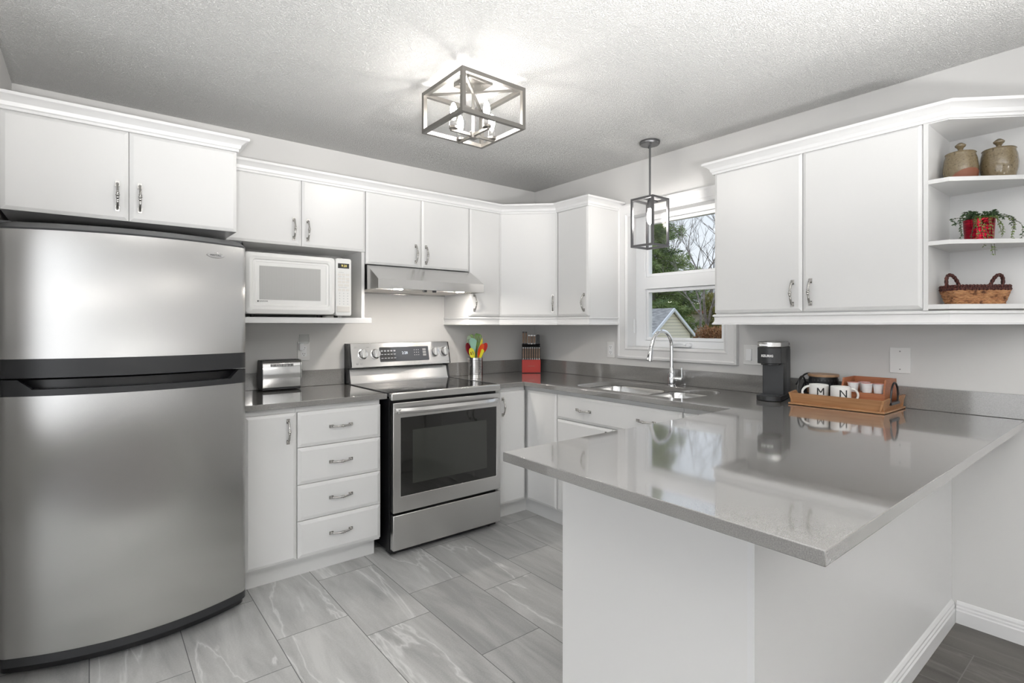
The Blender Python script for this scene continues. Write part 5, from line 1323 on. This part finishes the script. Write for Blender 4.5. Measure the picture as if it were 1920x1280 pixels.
def basket():
    # long side along the shelf diagonal, seen broadside
    bx, by = -0.155, -2.905
    ang = math.atan2(-0.66, 0.75)
    t = thing('wicker_basket', 'two-tone wicker basket with dark looped handles on the bottom shelf', 'basket', (bx, by, S3), ang)
    L0, L1, D0, D1, h = 0.088, 0.104, 0.045, 0.054, 0.062
    # woven wall: stacked strands weaving in and out of upright stakes
    a0 = rrect(-L0, L0, -D0, D0, 0.02, 9); wv = MB(); NS = 44; rows = 8
    def ring_at(k): return [Vector((x, y, 0)) for (x, y) in rrect(-(L0 + (L1 - L0) * k), L0 + (L1 - L0) * k, -(D0 + (D1 - D0) * k), D0 + (D1 - D0) * k, 0.02, 6)]
    def along(P, f):
        n_ = len(P); seg_ = [(P[(i + 1) % n_] - P[i]) for i in range(n_)]; T = sum(q.length for q in seg_); d_ = (f % 1.0) * T
        for i in range(n_):
            if d_ <= seg_[i].length and seg_[i].length > 1e-9:
                u_ = seg_[i].normalized(); return P[i] + u_ * d_, Vector((u_.y, -u_.x, 0))
            d_ -= seg_[i].length
        return P[0], Vector((1, 0, 0))
    for j in range(rows):
        P = ring_at((j + 0.5) / rows); pts = []
        for i in range(NS * 4):
            p, nn = along(P, i / (NS * 4)); q = p + nn * 0.0022 * math.sin(math.pi * (i / 4 * 1.0 + j)); pts.append((q.x, q.y, 0.005 + j * (h - 0.006) / rows + 0.0008 * math.sin(i * 1.3 + j)))
        wv.tube(pts, 0.0042, 6, closed=True)
    obj('woven_wall', wv, 'straw', t)
    sk = MB(); A0, A1 = ring_at(0.0), ring_at(1.0)
    for i in range(NS):
        p, n0 = along(A0, (i + 0.0) / NS); q, n1 = along(A1, (i + 0.0) / NS); sk.tube([(p.x, p.y, 0.003), (q.x, q.y, h)], 0.0026, 5)
    obj('stakes', sk, 'rope_dark', t)
    obj('bottom', MB().prism(a0, 0.0, 0.004), 'rope_dark', t, smooth=0)
    rim = rrect(-L1, L1, -D1, D1, 0.022, 6)
    rm = MB(); N = 160; P = [Vector((x, y, 0)) for (x, y) in rim]; per = []
    tot = sum((P[(i + 1) % len(P)] - P[i]).length for i in range(len(P)))
    def at(s):
        s = s % tot
        for i in range(len(P)):
            d = (P[(i + 1) % len(P)] - P[i]).length
            if s <= d: return P[i] + (P[(i + 1) % len(P)] - P[i]) * (s / max(d, 1e-9))
            s -= d
        return P[0]
    for zc in (h + 0.000, h + 0.011):
        pts = []; rs = []
        for i in range(N): q = at(tot * i / N); pts.append((q.x * 1.01, q.y * 1.01, zc)); rs.append(0.0062 + 0.0012 * math.sin(i * 1.7 + zc * 900))
        rm.tube(pts, rs, 7, closed=True)
    obj('rim', rm, 'rope_dark', t)
    for s in (-1, 1):
        pts = []; rs = []
        for i in range(25):
            a = math.pi * i / 24; pts.append((s * (L1 - 0.020 + 0.024 * math.cos(a)) + s * 0.013 * math.sin(a), 0.0, h + 0.010 + 0.050 * math.sin(a))); rs.append(0.0068 + 0.0010 * math.sin(i * 2.3))
        obj('handle', MB().tube(pts, rs, 9), 'rope_dark', t)
basket()

# ------------------------------------------------------------------ outdoors
GZ = -0.55
struct('ground', MB().box(0.5, 60, -30, 45, GZ - 0.2, GZ), 'grass', 'short dull green lawn outside the window', 'lawn', smooth=0)
def shed():
    t = thing('shed', 'small garden shed with cream siding, grey shingles and white gable trim', 'shed', (9.0, 4.81, GZ), R(80))
    hw = 0.66; ap = 1.67 - GZ; sl = 0.90; we = ap - sl * hw
    obj('wall', MB().prism([(-hw, 0), (hw, 0), (hw, we), (0, ap), (-hw, we)], 0.0, 3.6, 'x'), 'shed_siding', t, smooth=0)
    for s in (-1, 1):
        e = hw + 0.09
        obj('rake_trim', MB().prism([(0, ap + 0.005), (0, ap + 0.085), (s * e, ap - sl * e + 0.085), (s * e, ap - sl * e + 0.005)], -0.10, -0.05, 'x'), 'white_siding', t, smooth=0)
        obj('roof', MB().prism([(0, ap + 0.01), (0, ap + 0.09), (s * (e + 0.01), ap - sl * e + 0.08), (s * (e + 0.01), ap - sl * e + 0.01)], -0.0498, 3.75, 'x'), 'shingle', t, smooth=0)
shed()
def blade_cloud(mb, p, d, rnd, n, L, spread, w=0.12):
    for _ in range(n):
        q = p + Vector((rnd.gauss(0, spread), rnd.gauss(0, spread), rnd.gauss(0, spread)))
        dd = (d + Vector((rnd.uniform(-1, 1), rnd.uniform(-1, 1), rnd.uniform(-1, 0.6))) * 0.9).normalized()
        s = dd.cross(Vector((rnd.uniform(-1, 1), rnd.uniform(-1, 1), rnd.uniform(-1, 1)))).normalized() * L * w
        mb.add([tuple(q - s), tuple(q + s), tuple(q + dd * L)], [(0, 1, 2)])
def spruce(label, x, y, h, rad, seed, z0=0.4, nb=150, group='trees behind the shed'):
    rnd = random.Random(seed); t = thing('spruce_tree', label, 'tree', (x, y, GZ), 0, group)
    obj('trunk', MB().tube([(0, 0, 0), (0.02, 0, h * 0.5), (0, 0, h)], [0.17, 0.11, 0.02], 8), 'bark', t)
    br = MB(); lf = MB()
    for i in range(nb):
        u = rnd.random() ** 0.85; z = z0 + (h - z0) * u; L = rad * (1 - u) * rnd.uniform(0.75, 1.1) + 0.15; a = rnd.uniform(0, 2 * math.pi)
        dv = Vector((math.cos(a), math.sin(a), 0)); pts = []
        for k in range(7):
            v = k / 6; pts.append(Vector((0, 0, z)) + dv * L * v + Vector((0, 0, -0.22 * L * v + 0.20 * L * v * v)))
        br.tube(pts, [0.02 * (1 - 0.8 * k / 6) for k in range(7)], 4)
        for k in range(1, 7):
            wdt = 0.16 * (1 - 0.5 * k / 6)
            blade_cloud(lf, pts[k], dv + Vector((0, 0, -0.3)), rnd, 34, 0.16, wdt * 0.75, 0.07)
            s = dv.cross(Vector((0, 0, 1)))
            for sg in (-1, 1): blade_cloud(lf, pts[k] + s * sg * wdt * 1.3 + Vector((0, 0, -0.04)), dv * 0.4 + s * sg, rnd, 13, 0.15, wdt * 0.5, 0.10)
    obj('branches', br, 'bark', t); obj('needles', lf, 'needles', t, smooth=0, fix=False)
spruce('tall dark green spruce tree behind the shed at the left of the window view', 13.4, 8.7, 7.6, 2.9, 5, nb=210)
spruce('smaller spruce partly hidden behind the shed roof', 15.5, 9.6, 4.2, 1.5, 8, nb=70)
def bare(label, x, y, h, seed, lean=(0, 0), r0=0.09, group='trees behind the shed', dmax=5):
    rnd = random.Random(seed); t = thing('bare_tree', label, 'tree', (x, y, GZ), 0, group); mb = MB()
    def grow(p, d, L, r, depth):
        n = 4; pts = [p]; q = p
        for i in range(n):
            d = (d + Vector((rnd.uniform(-.18, .18), rnd.uniform(-.18, .18), rnd.uniform(-.02, .12)))).normalized(); q = q + d * L / n; pts.append(q)
        mb.tube(pts, [r * (1 - 0.45 * i / n) for i in range(n + 1)], 5 if depth < 3 else 3)
        if depth >= dmax: return
        for k in range(3 if depth != 1 else 2):
            i = rnd.choice([2, 3, 4]); a = rnd.uniform(0, 2 * math.pi)
            nd = (d + Vector((math.cos(a), math.sin(a), rnd.uniform(0.0, 0.5))) * rnd.uniform(0.45, 0.8)).normalized()
            grow(pts[i], nd, L * rnd.uniform(0.58, 0.8), r * 0.55, depth + 1)
    grow(Vector((0, 0, 0)), Vector((lean[0], lean[1], 1)).normalized(), h * 0.36, r0, 0)
    obj('trunk_and_branches', mb, 'bark', t)
bare('bare deciduous tree leaning right beyond the shed roof', 12.0, 6.2, 5.6, 21, (-0.1, -0.45), 0.085)
bare('bare tree with thin branches against the sky at the right of the window view', 15.0, 7.35, 7.5, 34, (0, -0.1), 0.12)
bare('far bare tree between the spruce and the sky', 19.5, 11.3, 9.0, 55, (0, 0.0), 0.12)
def shrub(name, label, x, y, rx, ry, h, m, seed, n=1500, cat='shrub', z0=0.0, group=None):
    rnd = random.Random(seed); t = thing(name, label, cat, (x, y, GZ), 0, group); lf = MB(); st = MB()
    for i in range(40):
        a = rnd.uniform(0, 6.28); k = rnd.uniform(0.2, 0.9); st.tube([(0, 0, 0), (rx * k * math.cos(a) * 0.6, ry * k * math.sin(a) * 0.6, h * 0.55), (rx * k * math.cos(a), ry * k * math.sin(a), h * rnd.uniform(0.7, 1.0))], [0.014, 0.009, 0.003], 4)
    for i in range(n):
        a = rnd.uniform(0, 6.28); k = math.sqrt(rnd.random()); z = z0 + (h - z0) * rnd.random()
        p = Vector((rx * k * math.cos(a), ry * k * math.sin(a), z)); blade_cloud(lf, p, Vector((0, 0, 1)), rnd, 4, 0.06, 0.05, 0.35)
    obj('stems', st, 'bark', t); obj('leaves', lf, m, t, smooth=0, fix=False)
shrub('autumn_shrub', 'rust brown autumn shrub low at the right of the window view', 11.2, 4.75, 0.55, 0.75, 1.75, 'autumn_leaf', 4, 2600)
shrub('cedar_hedge', 'yellow green cedar column above the rust brown shrub', 13.5, 6.15, 0.4, 0.42, 2.9, 'hedge_leaf', 9, 2200)
shrub('evergreen_shrub', 'low green shrub right of the shed gable', 10.4, 5.00, 0.3, 0.25, 1.35, 'needles', 12, 900)
def neighbour():
    t = thing('neighbour_house', 'white two-storey neighbour house with red-brown deck beyond the trees', 'house', (25.0, 11.5, GZ))
    obj('wall', MB().box(0, 6, -1.5, 6.0, 0, 4.1), 'stucco', t, smooth=0)
    obj('gable_siding', MB().box(-0.06, -0.01, -1.5, 4.1, 2.95, 4.08), 'white_siding', t, smooth=0)
    obj('roof', MB().prism([(-1.9, 4.1), (2.2, 4.75), (6.4, 4.1)], -0.4, 6.4, 'x'), 'shingle', t, smooth=0)
    w = obj('window', MB().box(-0.10, -0.065, 2.75, 3.75, 3.05, 3.85), 'white_siding', t, smooth=0)
    obj('pane', MB().box(-0.115, -0.101, 2.83, 3.67, 3.12, 3.78), 'dark_window', w, smooth=0)
    obj('deck', MB().box(-1.6, -0.07, -1.0, 3.6, 2.52, 2.70), 'deck_red', t, smooth=0)
    for y in (-0.9, 0.6, 2.1, 3.5): obj('deck_post', MB().box(-1.6, -1.45, y - 0.06, y + 0.06, 0, 2.52), 'deck_red', t, smooth=0)
neighbour()
